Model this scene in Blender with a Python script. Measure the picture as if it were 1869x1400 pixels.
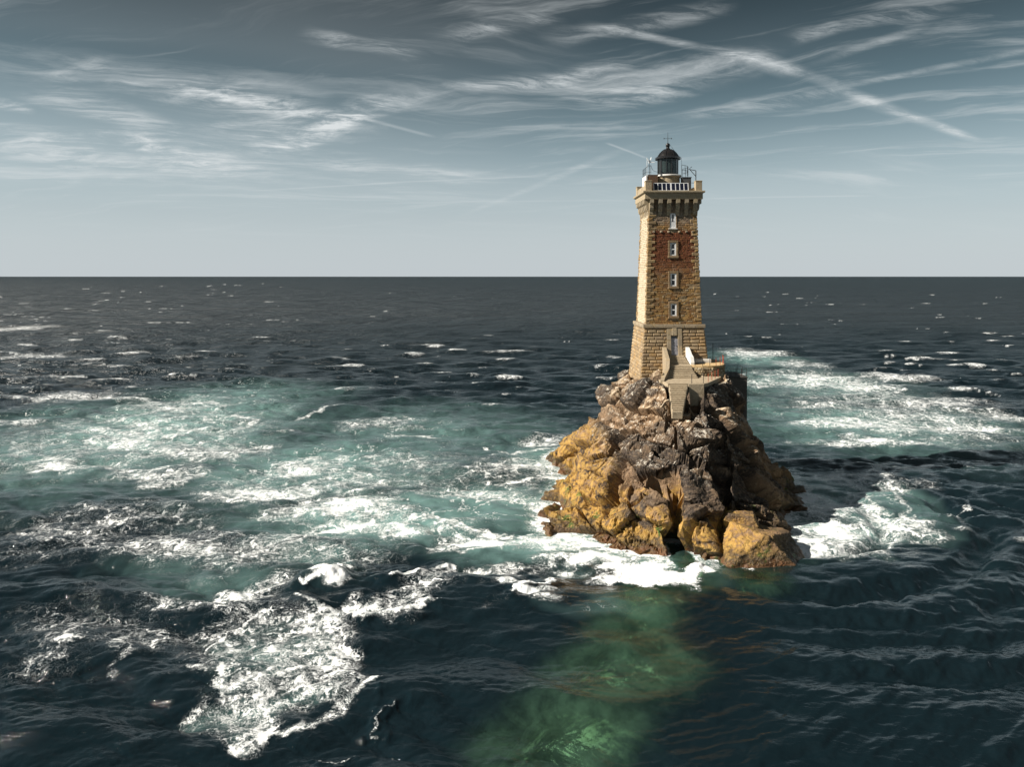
import bpy, math, random
import numpy as np
from mathutils import Vector
random.seed(7); RNG = np.random.default_rng(11)
sc = bpy.context.scene
for o in list(bpy.data.objects): bpy.data.objects.remove(o)
COL = sc.collection

# ------------------------------------------------------------------ camera, sky, sun, exposure
EYE = 25.5                      # metres above the sea
FPX = 1350.0                    # focal length in photo pixels (1869 wide)
cam_d = bpy.data.cameras.new('camera'); cam = bpy.data.objects.new('camera', cam_d); COL.objects.link(cam)
cam.location = (0, 0, EYE); cam.rotation_euler = (math.radians(90), 0, 0)
cam_d.sensor_width = 36.0; cam_d.lens = FPX/1869*36.0
cam_d.shift_y = -(700-504.5)/1869.0
cam_d.clip_start = 0.5; cam_d.clip_end = 200000
sc.camera = cam
SUN_TO = Vector((-1.0, -0.21, 0.72)).normalized()
sun_el = math.asin(SUN_TO.z); sun_rot = math.atan2(SUN_TO.x, SUN_TO.y) % (2*math.pi)
sd = bpy.data.lights.new('sun', 'SUN'); sd.energy = 5.0; sd.angle = math.radians(0.5); sd.color = (1.0, 0.93, 0.82)
sun = bpy.data.objects.new('sun', sd); COL.objects.link(sun)
sun.rotation_euler = (-SUN_TO).to_track_quat('-Z', 'Y').to_euler(); sun.location = (-60, -20, 80)
sc.view_settings.view_transform = 'Standard'; sc.view_settings.look = 'None'
sc.view_settings.exposure = 0.80; sc.view_settings.gamma = 1.0
sc.view_settings.use_curve_mapping = False
sc.cycles.use_denoising = True
sc.cycles.max_bounces = 6; sc.cycles.diffuse_bounces = 2; sc.cycles.glossy_bounces = 3
sc.cycles.transparent_max_bounces = 6; sc.cycles.caustics_reflective = False; sc.cycles.caustics_refractive = False

# ------------------------------------------------------------------ node helper
class NT:
    dim = '3D'
    def __init__(s, tree): s.t = tree; s.n = tree.nodes; s.l = tree.links
    def node(s, typ, **kw):
        nd = s.n.new(typ)
        for k, v in kw.items(): setattr(nd, k, v)
        return nd
    def put(s, sock, v):
        if hasattr(v, 'is_output') or isinstance(v, bpy.types.NodeSocket): s.l.new(v, sock)
        elif v is not None:
            if sock.type in ('RGBA',) and not hasattr(v, '__len__'): v = (v, v, v, 1)
            elif sock.type == 'RGBA' and len(v) == 3: v = (*v, 1)
            sock.default_value = v
    def m(s, op, a, b=None, c=None, clamp=False):
        nd = s.node('ShaderNodeMath', operation=op, use_clamp=clamp)
        s.put(nd.inputs[0], a)
        if b is not None: s.put(nd.inputs[1], b)
        if c is not None: s.put(nd.inputs[2], c)
        return nd.outputs[0]
    def vm(s, op, a, b=None, scale=None):
        nd = s.node('ShaderNodeVectorMath', operation=op)
        s.put(nd.inputs[0], a)
        if b is not None: s.put(nd.inputs[1], b)
        if scale is not None: s.put(nd.inputs['Scale'], scale)
        return nd.outputs['Value'] if op in ('DOT_PRODUCT', 'LENGTH', 'DISTANCE') else nd.outputs[0]
    def mix(s, f, a, b, blend='MIX'):
        nd = s.node('ShaderNodeMix', data_type='RGBA', blend_type=blend)
        s.put(nd.inputs[0], f); s.put(nd.inputs[6], a); s.put(nd.inputs[7], b)
        return nd.outputs[2]
    def ss(s, x, lo, hi, a=0.0, b=1.0):
        nd = s.node('ShaderNodeMapRange', interpolation_type='SMOOTHSTEP')
        s.put(nd.inputs[0], x); s.put(nd.inputs[1], lo); s.put(nd.inputs[2], hi); s.put(nd.inputs[3], a); s.put(nd.inputs[4], b)
        return nd.outputs[0]
    def noise(s, vec, scale, detail=3, rough=.55, dist=0.0, out='Fac', dim=None, typ=None):
        dim = dim or s.dim
        nd = s.node('ShaderNodeTexNoise', noise_dimensions=dim)
        if typ: nd.noise_type = typ
        s.put(nd.inputs['Vector'], vec); s.put(nd.inputs['Scale'], scale); s.put(nd.inputs['Detail'], detail)
        s.put(nd.inputs['Roughness'], rough); s.put(nd.inputs['Distortion'], dist)
        return nd.outputs[out]
    def voro(s, vec, scale, feature='F1', out='Distance', rnd=1.0):
        nd = s.node('ShaderNodeTexVoronoi', feature=feature, voronoi_dimensions=s.dim)
        s.put(nd.inputs['Vector'], vec); s.put(nd.inputs['Scale'], scale); s.put(nd.inputs['Randomness'], rnd)
        return nd.outputs[out]
    def comb(s, x, y, z):
        nd = s.node('ShaderNodeCombineXYZ'); s.put(nd.inputs[0], x); s.put(nd.inputs[1], y); s.put(nd.inputs[2], z); return nd.outputs[0]
    def sep(s, v):
        nd = s.node('ShaderNodeSeparateXYZ'); s.put(nd.inputs[0], v); return nd.outputs
    def attr(s, name):
        return s.node('ShaderNodeAttribute', attribute_name=name).outputs['Fac']
    def bump(s, h, strength=.5, dist=.1, normal=None):
        nd = s.node('ShaderNodeBump'); s.put(nd.inputs['Strength'], strength); s.put(nd.inputs['Distance'], dist); s.put(nd.inputs['Height'], h)
        if normal is not None: s.put(nd.inputs['Normal'], normal)
        return nd.outputs[0]

# ------------------------------------------------------------------ sky
world = bpy.data.worlds.new('World'); sc.world = world; world.use_nodes = True
w = NT(world.node_tree); w.n.clear(); w.dim = '2D'
world.cycles.sampling_method = 'MANUAL'; world.cycles.sample_map_resolution = 512
tc = w.node('ShaderNodeTexCoord'); D = tc.outputs['Generated']
sky = w.node('ShaderNodeTexSky', sky_type='NISHITA'); sky.sun_disc = False
sky.sun_elevation = sun_el; sky.sun_rotation = sun_rot; sky.altitude = 0; sky.air_density = 1.0; sky.dust_density = 0.35; sky.ozone_density = 1.0
hs = w.node('ShaderNodeHueSaturation'); w.put(hs.inputs['Saturation'], .56); w.put(hs.inputs['Value'], 1.0); w.put(hs.inputs['Hue'], .478); w.put(hs.inputs['Color'], sky.outputs[0])
base = w.mix(1.0, hs.outputs[0], (.80, 1.0, 1.03), 'MULTIPLY')
dx, dy, dz = w.sep(D)
# high thin air over sea haze: deeper blue-grey aloft, pale towards the sea, all round
dzc = w.m('MAXIMUM', dz, 0.0)
fall = w.ss(dzc, .03, .40, .78, .15)
base = w.vm('SCALE', base, scale=fall)
base = w.mix(w.ss(dzc, .25, .0, 0.0, .88), base, (5.7, 6.2, 6.55))
inv = w.m('DIVIDE', 1.0, w.m('ADD', dzc, 0.10))
qx = w.m('MULTIPLY', dx, inv); qy = w.m('MULTIPLY', dy, inv)
Q = w.comb(qx, qy, 0.0)
def q_of(u, v):
    d = Vector(((u-934.5)/FPX, 1.0, (504.5-v)/FPX)).normalized(); k = 1/(max(d.z, 0)+.10); return d.x*k, d.y*k
warp = w.noise(Q, .8, 4, .55, 0.0, 'Color')
Qw = w.vm('ADD', Q, w.vm('SCALE', w.vm('SUBTRACT', warp, (.5, .5, .5)), scale=.45))
def stretched(vec, ang, sx, sy, off=0.0):
    c, s_ = math.cos(ang), math.sin(ang)
    a = w.vm('DOT_PRODUCT', vec, (c*sx, s_*sx, 0)); b = w.vm('DOT_PRODUCT', vec, (-s_*sy, c*sy, 0))
    return w.comb(w.m('ADD', a, off), b, 0.0)
f1 = w.noise(stretched(Qw, .35, .5, 2.6, 1.7), 1.0, 7, .64, .15)
f2 = w.noise(stretched(Qw, -.45, .7, 4.0, 5.1), 1.0, 7, .66, .2)
f3 = w.noise(stretched(Q, .1, .35, .5, 9.0), 1.0, 3, .5, .2)
cir = w.m('MULTIPLY', w.ss(f1, .47, .80), w.ss(f3, .36, .64))
cir2 = w.m('MULTIPLY', w.ss(f2, .50, .80), w.ss(f3, .64, .40))
cloud = w.m('ADD', w.m('MULTIPLY', cir, .58), w.m('MULTIPLY', cir2, .40))
fib = w.noise(stretched(Qw, .25, 3.2, 10.0), 1.0, 7, .72, .3)
puff = w.noise(Qw, 2.5, 5, .62, .3)
Qs = w.vm('ADD', Q, w.vm('SCALE', w.vm('SUBTRACT', warp, (.5, .5, .5)), scale=.07))
fibm, puffm = w.ss(fib, .36, .68), w.ss(puff, .32, .62)
def brk(r): return w.m('MULTIPLY', w.m('MULTIPLY_ADD', fibm, r, 1-r), w.m('MULTIPLY_ADD', puffm, r*.8, 1-r*.8))
BRK = {'thin': brk(.2), 'trail': brk(.68), 'wisp': brk(.9)}
def trail(p, q, width, gain, feather=.12, kind='trail'):
    """a contrail or cirrus band between two directions, laid on the cloud plane"""
    global cloud
    (ax, ay), (bx, by) = q_of(*p), q_of(*q)
    L = math.hypot(bx-ax, by-ay); tx, ty = (bx-ax)/L, (by-ay)/L
    src = Qw if kind == 'wisp' else Qs
    t = w.m('SUBTRACT', w.vm('DOT_PRODUCT', src, (tx/L, ty/L, 0)), (ax*tx+ay*ty)/L+.5)
    n = w.m('SUBTRACT', w.vm('DOT_PRODUCT', src, (-ty, tx, 0)), -ax*ty+ay*tx)
    prof = w.ss(w.m('ABSOLUTE', n), width, width*.05, 0.0, gain); ends = w.ss(w.m('ABSOLUTE', t), .5+feather, .5-feather)
    cloud = w.m('MULTIPLY_ADD', w.m('MULTIPLY', prof, ends), BRK[kind], cloud)
for tr in [((1080, 45), (1420, 122), .040, .50, .1, 'trail'), ((1340, 100), (1450, 135), .075, .5, .3, 'trail'), ((1400, 112), (1770, 252), .050, .52, .08, 'trail'), ((1560, 180), (1760, 248), .055, .35, .2, 'trail'),
           ((1290, 362), (1580, 357), .035, .42, .1, 'thin'), ((700, 372), (1150, 366), .04, .22, .1, 'thin'), ((470, 348), (980, 322), .035, .25, .1, 'thin'),
           ((1490, 168), (1900, 90), .045, .32, .12, 'trail'), ((1480, 118), (1660, 58), .045, .28, .2, 'trail'), ((860, 388), (1125, 278), .06, .35, .2, 'trail'), ((1110, 262), (1175, 288), .018, .35, .1, 'thin'),
           ((470, 275), (720, 195), .16, .90, .15, 'wisp'), ((640, 225), (1110, 118), .11, .62, .12, 'wisp'), ((1060, 175), (1330, 118), .20, .80, .15, 'wisp'), ((1230, 205), (1520, 168), .12, .40, .2, 'wisp'),
           ((590, 62), (770, 112), .10, .80, .2, 'wisp'), ((820, 70), (960, 20), .09, .5, .2, 'wisp'), ((270, 155), (640, 222), .12, .70, .15, 'wisp'), ((110, 180), (260, 235), .20, .55, .2, 'wisp'),
           ((-60, 260), (420, 292), .40, .80, .15, 'wisp'), ((560, 285), (860, 330), .25, .45, .2, 'wisp'), ((-40, 185), (60, 205), .10, .6, .2, 'wisp'), ((1400, 85), (1700, 30), .09, .5, .2, 'wisp'), ((320, 230), (560, 210), .12, .5, .2, 'wisp'), ((660, 215), (790, 248), .03, .25, .15, 'thin'), ((60, 130), (520, 195), .30, .55, .2, 'wisp'), ((200, 260), (680, 235), .22, .6, .2, 'wisp'), ((0, 310), (560, 320), .5, .4, .2, 'wisp'), ((1000, 60), (1250, 20), .10, .35, .2, 'wisp')]: trail(*tr)
horizon_fade = w.ss(dz, .015, .16)
cloud = w.m('MULTIPLY', w.m('MINIMUM', cloud, 1.0), horizon_fade)
veil = w.m('MULTIPLY', w.ss(f3, .3, .7), .10)
cloud = w.m('MINIMUM', w.m('ADD', cloud, w.m('MULTIPLY', veil, horizon_fade)), 1.0)
skycol = w.mix(cloud, base, (7.3, 7.7, 7.8))
below = w.ss(dz, -.02, 0.0)
skycol = w.mix(below, (.35, .45, .48), skycol)
bg = w.node('ShaderNodeBackground'); w.put(bg.inputs[0], skycol); w.put(bg.inputs[1], 0.056)
w.l.new(bg.outputs[0], w.node("ShaderNodeOutputWorld").inputs[0])

# ------------------------------------------------------------------ scene helpers
def sea_at(u, v, z=0.0):
    y = FPX*(EYE-z)/(v-504.5); return (u-934.5)*y/FPX, y
def meta(o, label=None, cat=None, group=None, kind=None):
    if label: o['label'] = label
    if cat: o['category'] = cat
    if group: o['group'] = group
    if kind: o['kind'] = kind
    return o
def empty(name, loc, label, cat, group=None):
    o = bpy.data.objects.new(name, None); COL.objects.link(o); o.location = loc; o.empty_display_size = .3
    return meta(o, label, cat, group)
class MB:
    """collects faces; build() links them as one mesh object"""
    def __init__(s): s.v = []; s.f = []; s.r = []
    def add(s, vs, fs, r=None):
        b = len(s.v); s.v += [tuple(p) for p in vs]; s.f += [tuple(i+b for i in f) for f in fs]
        s.r += [random.random() if r is None else r]*len(vs); return s
    def box(s, x0, x1, y0, y1, z0, z1, c=0.0, jit=0.0, fn=None, r=None):
        if c <= 0:
            vs = [(x, y, z) for z in (z0, z1) for y in (y0, y1) for x in (x0, x1)]
            fs = [(0, 2, 3, 1), (4, 5, 7, 6), (0, 1, 5, 4), (2, 6, 7, 3), (0, 4, 6, 2), (1, 3, 7, 5)]
        else:
            vs = []; idx = {}
            for i, (X, sx) in enumerate(((x0, 1), (x1, -1))):
                for j, (Y, sy) in enumerate(((y0, 1), (y1, -1))):
                    for k, (Z, sz) in enumerate(((z0, 1), (z1, -1))):
                        jx, jy, jz = (random.uniform(-jit, jit) for _ in range(3))
                        for a in range(3):
                            idx[i, j, k, a] = len(vs)
                            vs.append((X+jx+(0 if a == 0 else sx*c), Y+jy+(0 if a == 1 else sy*c), Z+jz+(0 if a == 2 else sz*c)))
            I = lambda i, j, k, a: idx[i, j, k, a]
            fs = []
            for i in (0, 1):
                q = [I(i, 0, 0, 0), I(i, 1, 0, 0), I(i, 1, 1, 0), I(i, 0, 1, 0)]; fs.append(q if i else q[::-1])
                q = [I(0, i, 0, 1), I(1, i, 0, 1), I(1, i, 1, 1), I(0, i, 1, 1)]; fs.append(q[::-1] if i else q)
                q = [I(0, 0, i, 2), I(1, 0, i, 2), I(1, 1, i, 2), I(0, 1, i, 2)]; fs.append(q if i else q[::-1])
            for i in (0, 1):
                for j in (0, 1):
                    fs.append([I(i, j, 0, 0), I(i, j, 1, 0), I(i, j, 1, 1), I(i, j, 0, 1)])
                    fs.append([I(i, 0, j, 0), I(i, 1, j, 0), I(i, 1, j, 2), I(i, 0, j, 2)])
                    fs.append([I(0, i, j, 1), I(1, i, j, 1), I(1, i, j, 2), I(0, i, j, 2)])
                    for k in (0, 1): fs.append([I(i, j, k, 0), I(i, j, k, 1), I(i, j, k, 2)])
        if fn: vs = [fn(*p) for p in vs]
        return s.add(vs, fs, r)
    def tube(s, pts, rad, n=6, r=None, cap=True):
        pts = [Vector(p) for p in pts]; rads = rad if hasattr(rad, '__len__') else [rad]*len(pts)
        vs = []; prev = None
        for i, p in enumerate(pts):
            d = (pts[min(i+1, len(pts)-1)]-pts[max(i-1, 0)]).normalized()
            a = prev if prev is not None else (Vector((0, 0, 1)) if abs(d.z) < .9 else Vector((1, 0, 0)))
            x = d.cross(a).normalized(); y = x.cross(d).normalized(); prev = y
            vs += [p+(x*math.cos(2*math.pi*k/n)+y*math.sin(2*math.pi*k/n))*rads[i] for k in range(n)]
        fs = [(i*n+k, i*n+(k+1) % n, (i+1)*n+(k+1) % n, (i+1)*n+k) for i in range(len(pts)-1) for k in range(n)]
        if cap: fs += [tuple(range(n))[::-1], tuple((len(pts)-1)*n+k for k in range(n))]
        return s.add(vs, fs, r)
    def lathe(s, prof, n=24, c=(0, 0), r=None, ph=0.0, caps=(True, True)):
        vs = [(c[0]+q*math.cos(2*math.pi*k/n+ph), c[1]+q*math.sin(2*math.pi*k/n+ph), z) for q, z in prof for k in range(n)]
        fs = [(i*n+k, i*n+(k+1) % n, (i+1)*n+(k+1) % n, (i+1)*n+k) for i in range(len(prof)-1) for k in range(n)]
        if caps[0]: fs.append(tuple(range(n))[::-1])
        if caps[1]: fs.append(tuple((len(prof)-1)*n+k for k in range(n)))
        return s.add(vs, fs, r)
    def prism(s, poly, z0, z1, r=None, fn=None):
        n = len(poly); vs = [(x, y, z0) for x, y in poly]+[(x, y, z1) for x, y in poly]
        if fn: vs = [fn(*p) for p in vs]
        fs = [tuple(range(n))[::-1], tuple(range(n, 2*n))]+[(k, (k+1) % n, n+(k+1) % n, n+k) for k in range(n)]
        return s.add(vs, fs, r)
    def build(s, name, mat, parent=None, smooth=False, kind=None):
        me = bpy.data.meshes.new(name); me.from_pydata(s.v, [], s.f); me.update()
        a = me.attributes.new('rnd', 'FLOAT', 'POINT'); a.data.foreach_set('value', np.array(s.r, dtype=np.float32))
        if smooth: me.polygons.foreach_set('use_smooth', np.ones(len(me.polygons), dtype=bool))
        me.materials.append(mat)
        o = bpy.data.objects.new(name, me); COL.objects.link(o)
        if parent: o.parent = parent
        if kind: o['kind'] = kind
        return o
def mat_new(name):
    m = bpy.data.materials.new(name); m.use_nodes = True; t = NT(m.node_tree); t.n.clear()
    p = t.node('ShaderNodeBsdfPrincipled'); o = t.node('ShaderNodeOutputMaterial'); t.l.new(p.outputs[0], o.inputs[0])
    return m, t, p, o
def obj_co(t): return t.node('ShaderNodeTexCoord').outputs['Object']

# ------------------------------------------------------------------ numpy noise
def _h(ix, iy, iz, seed):
    h = (ix.astype(np.int64)*374761393 + iy.astype(np.int64)*668265263 + iz*2147483647 + seed*1274126177) & 0xffffffff
    h = ((h ^ (h >> 13))*1274126177) & 0xffffffff
    return ((h ^ (h >> 16)) & 0xffff)/65535.0
def vnoise2(x, y, seed=0):
    ix, iy = np.floor(x), np.floor(y); fx, fy = x-ix, y-iy
    def g(a, b):
        t = _h(ix+a, iy+b, 0, seed)*2*np.pi
        return np.cos(t)*(fx-a)+np.sin(t)*(fy-b)
    u, v = fx*fx*fx*(fx*(fx*6-15)+10), fy*fy*fy*(fy*(fy*6-15)+10)
    a = g(0, 0); a = a+(g(1, 0)-a)*u; b = g(0, 1); b = b+(g(1, 1)-b)*u
    return (a+(b-a)*v)*1.5
def fbm2(x, y, oct=4, seed=0, rough=.5):
    s = 0; a = 1.0; t = 0
    for i in range(oct):
        s = s+a*vnoise2(x*2**i+i*17.3, y*2**i-i*9.1, seed+i); t += a; a *= rough
    return s/t
def vnoise3(x, y, z, seed=0):
    ix, iy, iz = np.floor(x), np.floor(y), np.floor(z); fx, fy, fz = x-ix, y-iy, z-iz
    ux, uy, uz = (f*f*(3-2*f) for f in (fx, fy, fz))
    r = 0
    for a in (0, 1):
        for b in (0, 1):
            for c in (0, 1):
                r = r+_h(ix+a, iy+b, (iz+c).astype(np.int64)*97, seed)*(ux if a else 1-ux)*(uy if b else 1-uy)*(uz if c else 1-uz)
    return r*2-1
def sstep(x, a, b):
    t = np.clip((x-a)/(b-a), 0, 1); return t*t*(3-2*t)

# ------------------------------------------------------------------ rock islet: height field
CTRL = [ # waterline
 (5.4,104,-.3),(8.1,94.5,-.3),(6.4,90.4,-.3),(3.0,79,-.4),(3.6,75.2,-.4),(6.6,70.8,-.4),(11.1,68,-.4),(14.1,66.5,-.3),(17.2,65.6,-.3),
 (20.5,67.5,-.3),(24,69.5,-.3),(27.2,72,-.3),(28.3,76,-.3),(29.2,79.5,-.3),(35.0,86.6,-.2),(33,84,-.3),(33.5,89,-.3),(33,93,-.3),(28.5,106,-.3),(16,111,-.3),(8,109.5,-.3),
 # outer sea floor
 (-1,106,-5),(2,93,-5),(-3,80,-5),(-1.5,72,-5),(4,65.5,-4.5),(11,62.5,-4),(17,60,-4),(24,62,-4),(31,68,-5),(34,76,-5),(39,86,-5),(38,97,-5),(32,113,-6),(14,118,-6),(3,114,-6),
 # left flank
 (13.0,95,11.8),(12.2,92.5,9.6),(9.9,92.5,7.2),(8.6,93.5,4.6),(7.2,99,2.2),(10.8,97.5,6.3),(11.8,100,7.0),(12.6,97,9.5),(10.5,86,8.9),(7.9,85,3.6),(5.2,82,1.5),(14.4,100,9.6),(10.5,101,4.2),(14,106,4),
 (6.3,80.5,1.9),(5.0,77,1.5),(8.5,76.5,2.6),(8.8,81.5,5.2),
 # front
 (11.6,80,8.1),(14.4,79,10.1),(16.5,75.6,8.9),(14.0,74.5,7.7),(16.6,72.4,7.5),(12.3,75.5,6.9),(11.2,72.6,5.4),(11.6,71.2,3.6),(15.0,71.2,6.4),(15.2,69.8,4.2),(9.2,72.8,2.8),(13.5,68.9,2.7),(15.4,68.0,3.0),(17.2,67.7,3.0),(15.2,66.9,.9),(18,66.8,1.1),
 # top under the tower and landing
 (15.2,89.3,11.9),(24,89.3,13.2),(15.4,98,11.6),(24,98,11.5),(19.7,93,12.5),(17.0,83.0,13.4),(20.5,83,13.0),(24.0,84.5,12.6),(16.2,86.5,12.9),(16.2,82.4,13.9),(15.9,80.2,13.4),(18.0,80.4,13.4),(22.2,80.3,13.1),(15.8,78.6,12.3),(20.6,78.6,11.6),(21.5,76.6,11.3),(20,75.4,11.2),(20,73.6,8.8),
 # right
 (25.6,88,12.6),(26.5,86.5,10.2),(26.9,85,8.7),(27.5,83,6.1),(27.8,81,4.2),(29.2,81.5,2.6),(31.2,84.5,2.0),(32.6,86,1.2),(22.6,78.3,10.0),(23.0,76,6.2),(25.4,76.4,3.8),(23.3,73.4,2.8),(21.6,71.5,2.4),(26,73.2,1.8),(24.6,79.5,8.4),(26.6,79,4.4),
 (20.4,70.6,3.4),(28.2,90,8),(31,92,3),(28,100,6),(22,106,4),
]
C = np.array(CTRL, dtype=float)
GX0, GX1, GY0, GY1, GS = -4.0, 41.0, 58.0, 120.0, 0.105
gx = np.arange(GX0, GX1, GS); gy = np.arange(GY0, GY1, GS); NX, NY = len(gx), len(gy)
X, Y = np.meshgrid(gx, gy)
def rbf_fit(P, Z):
    n = len(P); K = np.hypot(P[:, None, 0]-P[None, :, 0], P[:, None, 1]-P[None, :, 1])
    A = np.zeros((n+3, n+3)); A[:n, :n] = K-np.eye(n)*.05; A[:n, n] = 1; A[:n, n+1:] = P; A[n, :n] = 1; A[n+1:, :n] = P.T
    return np.linalg.solve(A, np.r_[Z, 0, 0, 0])
def rbf_eval(P, co, x, y):
    s = co[len(P)]+co[len(P)+1]*x+co[len(P)+2]*y
    for i in range(len(P)): s = s+co[i]*np.hypot(x-P[i, 0], y-P[i, 1])
    return s
co = rbf_fit(C[:, :2], C[:, 2])
wx = X+.9*fbm2(X*.33, Y*.33, 3, 5); wy = Y+.9*fbm2(X*.33+50, Y*.33, 3, 6)
R0 = rbf_eval(C[:, :2], co, wx, wy)
R = R0.copy()
# clefts running back from the front face
def cleft(x0, y0, x1, y1, wd, dep):
    L = math.hypot(x1-x0, y1-y0); tx, ty = (x1-x0)/L, (y1-y0)/L
    a = (X-x0)*tx+(Y-y0)*ty; b = (X-x0)*-ty+(Y-y0)*tx+.35*vnoise2(X*.7, Y*.7, 31)
    R[:] = R-sstep(np.abs(b), wd, wd*.5)*sstep(a, -1.0, .2)*sstep(a, L+.8, L-.6)*dep
cleft(15.6, 64.5, 15.3, 71.5, 1.35, 7.0); cleft(19.3, 65.0, 20.6, 71.5, 1.2, 6.5)
cleft(20.4, 71.5, 21.8, 77.5, 1.0, 2.2); cleft(13.0, 76.5, 16.0, 73.2, .4, 1.0); cleft(16.5, 72.6, 24.0, 71.6, .5, 1.2)
# the mass breaks into tilted blocks: three sizes of joint cells, each pushed in or out along the surface normal
gyv, gxv = np.gradient(R, GS)
def blur(A, n):
    for _ in range(n): A = (A+np.roll(A, 1, 0)+np.roll(A, -1, 0)+np.roll(A, 1, 1)+np.roll(A, -1, 1))/5
    return A
nxv, nyv = -blur(gxv, 30), -blur(gyv, 30); nl = np.sqrt(nxv**2+nyv**2+1); NV = np.stack([nxv/nl, nyv/nl, 1/nl], -1).reshape(-1, 3)
PV = np.stack([X, Y, R], -1).reshape(-1, 3)
def rotm(yaw, dip):
    cy_, sy_, cd, sd_ = math.cos(yaw), math.sin(yaw), math.cos(dip), math.sin(dip)
    A = np.array([[cy_, -sy_, 0], [sy_, cy_, 0], [0, 0, 1]]); B = np.array([[cd, 0, sd_], [0, 1, 0], [-sd_, 0, cd]]); return (A@B).T
def cells3(P, size, M, seed, jit=.9):
    q = (P@M.T)/np.array(size); iq = np.floor(q); best = np.full(len(P), 1e9); second = best.copy(); S = np.zeros_like(q); K = np.zeros_like(q)
    for da in (-1, 0, 1):
        for db in (-1, 0, 1):
            for dc in (-1, 0, 1):
                c = iq+np.array((da, db, dc)); kz = (c[:, 2]).astype(np.int64)*7919
                t = np.stack([c[:, i]+.5+jit*(_h(c[:, 0], c[:, 1], kz+i+1, seed)-.5) for i in range(3)], -1)
                d = ((q-t)**2).sum(1); m_ = d < best
                second = np.where(m_, best, np.minimum(second, d)); best = np.where(m_, d, best); S[m_] = t[m_]; K[m_] = c[m_]
    kz = K[:, 2].astype(np.int64)*7919
    return (S*np.array(size))@M, (lambda i: _h(K[:, 0], K[:, 1], kz+100+i, seed)*2-1), np.sqrt(second)-np.sqrt(best)
def warp3(P, f, a, seed): return P+a*np.stack([vnoise3(P[:, 0]*f+i*13, P[:, 1]*f, P[:, 2]*f, seed+i) for i in range(3)], -1)
def level(P, size, M, seed, off, tilt, wf, wa):
    S_, k, e = cells3(warp3(P, wf, wa, seed+50), size, M, seed); D_ = P-S_
    t = np.stack([k(1), k(2), k(3)], -1)*tilt; t -= (t*NV).sum(1)[:, None]*NV
    return off*k(0)+(t*D_).sum(1), k(4), e
land = sstep(PV[:, 2], -3.0, .5)
d1, r1, e1 = level(PV, (7.2, 4.6, 2.7), rotm(.55, .55), 61, 1.0, .36, .15, .3)
d2, r2, e2 = level(PV, (2.6, 1.7, 1.1), rotm(.60, .50), 63, .22, .26, .5, .12)
d3, r3, e3 = level(PV, (.55, .45, .36), rotm(.3, .5), 65, .06, .25, 2.0, .10)
rough3 = .15+.75*sstep(vnoise3(PV[:, 0]*.3, PV[:, 1]*.3, PV[:, 2]*.3, 67), -.1, .35)
disp = (np.clip(d1, -1.3, 1.3)+np.clip(d2, -.6, .6)*(.45+.55*sstep(r1, -.6, .4)))*land+d3*rough3*land
disp -= .55*sstep(e1, .09, 0)*land+.12*sstep(e2, .09, 0)*land
PJ = warp3(PV, .35, .35, 91)
for n_, sp_, dp_, wj_ in (((.62, .35, .70), 1.9, .20, .035), ((-.55, .80, .22), 3.1, .28, .03), ((.80, .10, -.58), 2.6, .22, .03), ((.2, -.75, .62), 1.3, .10, .03)):
    fr_ = PJ@(np.array(n_)/np.linalg.norm(n_))/sp_; fr_ = np.abs(fr_-np.round(fr_)); disp -= dp_*sstep(fr_, wj_*1.6/sp_+.01, 0)*land*sstep(vnoise3(PV[:, 0]*.25, PV[:, 1]*.25, PV[:, 2]*.25, int(sp_*10)), -.25, .2)
disp += .05*vnoise3(PV[:, 0]*2.2, PV[:, 1]*2.2, PV[:, 2]*2.2, 70)+.025*vnoise3(PV[:, 0]*6, PV[:, 1]*6, PV[:, 2]*6, 71)
VR = PV+NV*disp[:, None]
tone = np.clip(.45+.42*r1+.30*r2+.10*r3, 0, 1)
# ground cleared for masonry
def flatten(x0, x1, y0, y1, z, soft=.5):
    d = np.maximum(np.maximum(x0-VR[:, 0], VR[:, 0]-x1), np.maximum(y0-VR[:, 1], VR[:, 1]-y1)); k = sstep(d, soft, -.05)
    VR[:, 2] = np.where(k > 0, np.minimum(VR[:, 2], z+(1-k)*6), VR[:, 2])
flatten(16.9, 24.6, 80.2, 90, 13.40, .3); flatten(16.6, 18.6, 76.3, 80.7, 11.0, .25); flatten(16.3, 23.2, 90, 97, 12.6)
flatten(18.9, 20.2, 77.4, 80.5, 10.6, .3)
def rock_z(x, y):
    fx = np.clip((x-GX0)/GS, 0, NX-1.001); fy = np.clip((y-GY0)/GS, 0, NY-1.001)
    i, j = fx.astype(int), fy.astype(int); a, b = fx-i, fy-j
    z = R[j, i]*(1-a)*(1-b)+R[j, i+1]*a*(1-b)+R[j+1, i]*(1-a)*b+R[j+1, i+1]*a*b
    ins = (x > GX0) & (x < GX1-.3) & (y > GY0) & (y < GY1-.3)
    return np.where(ins, z, -8.0)
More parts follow.
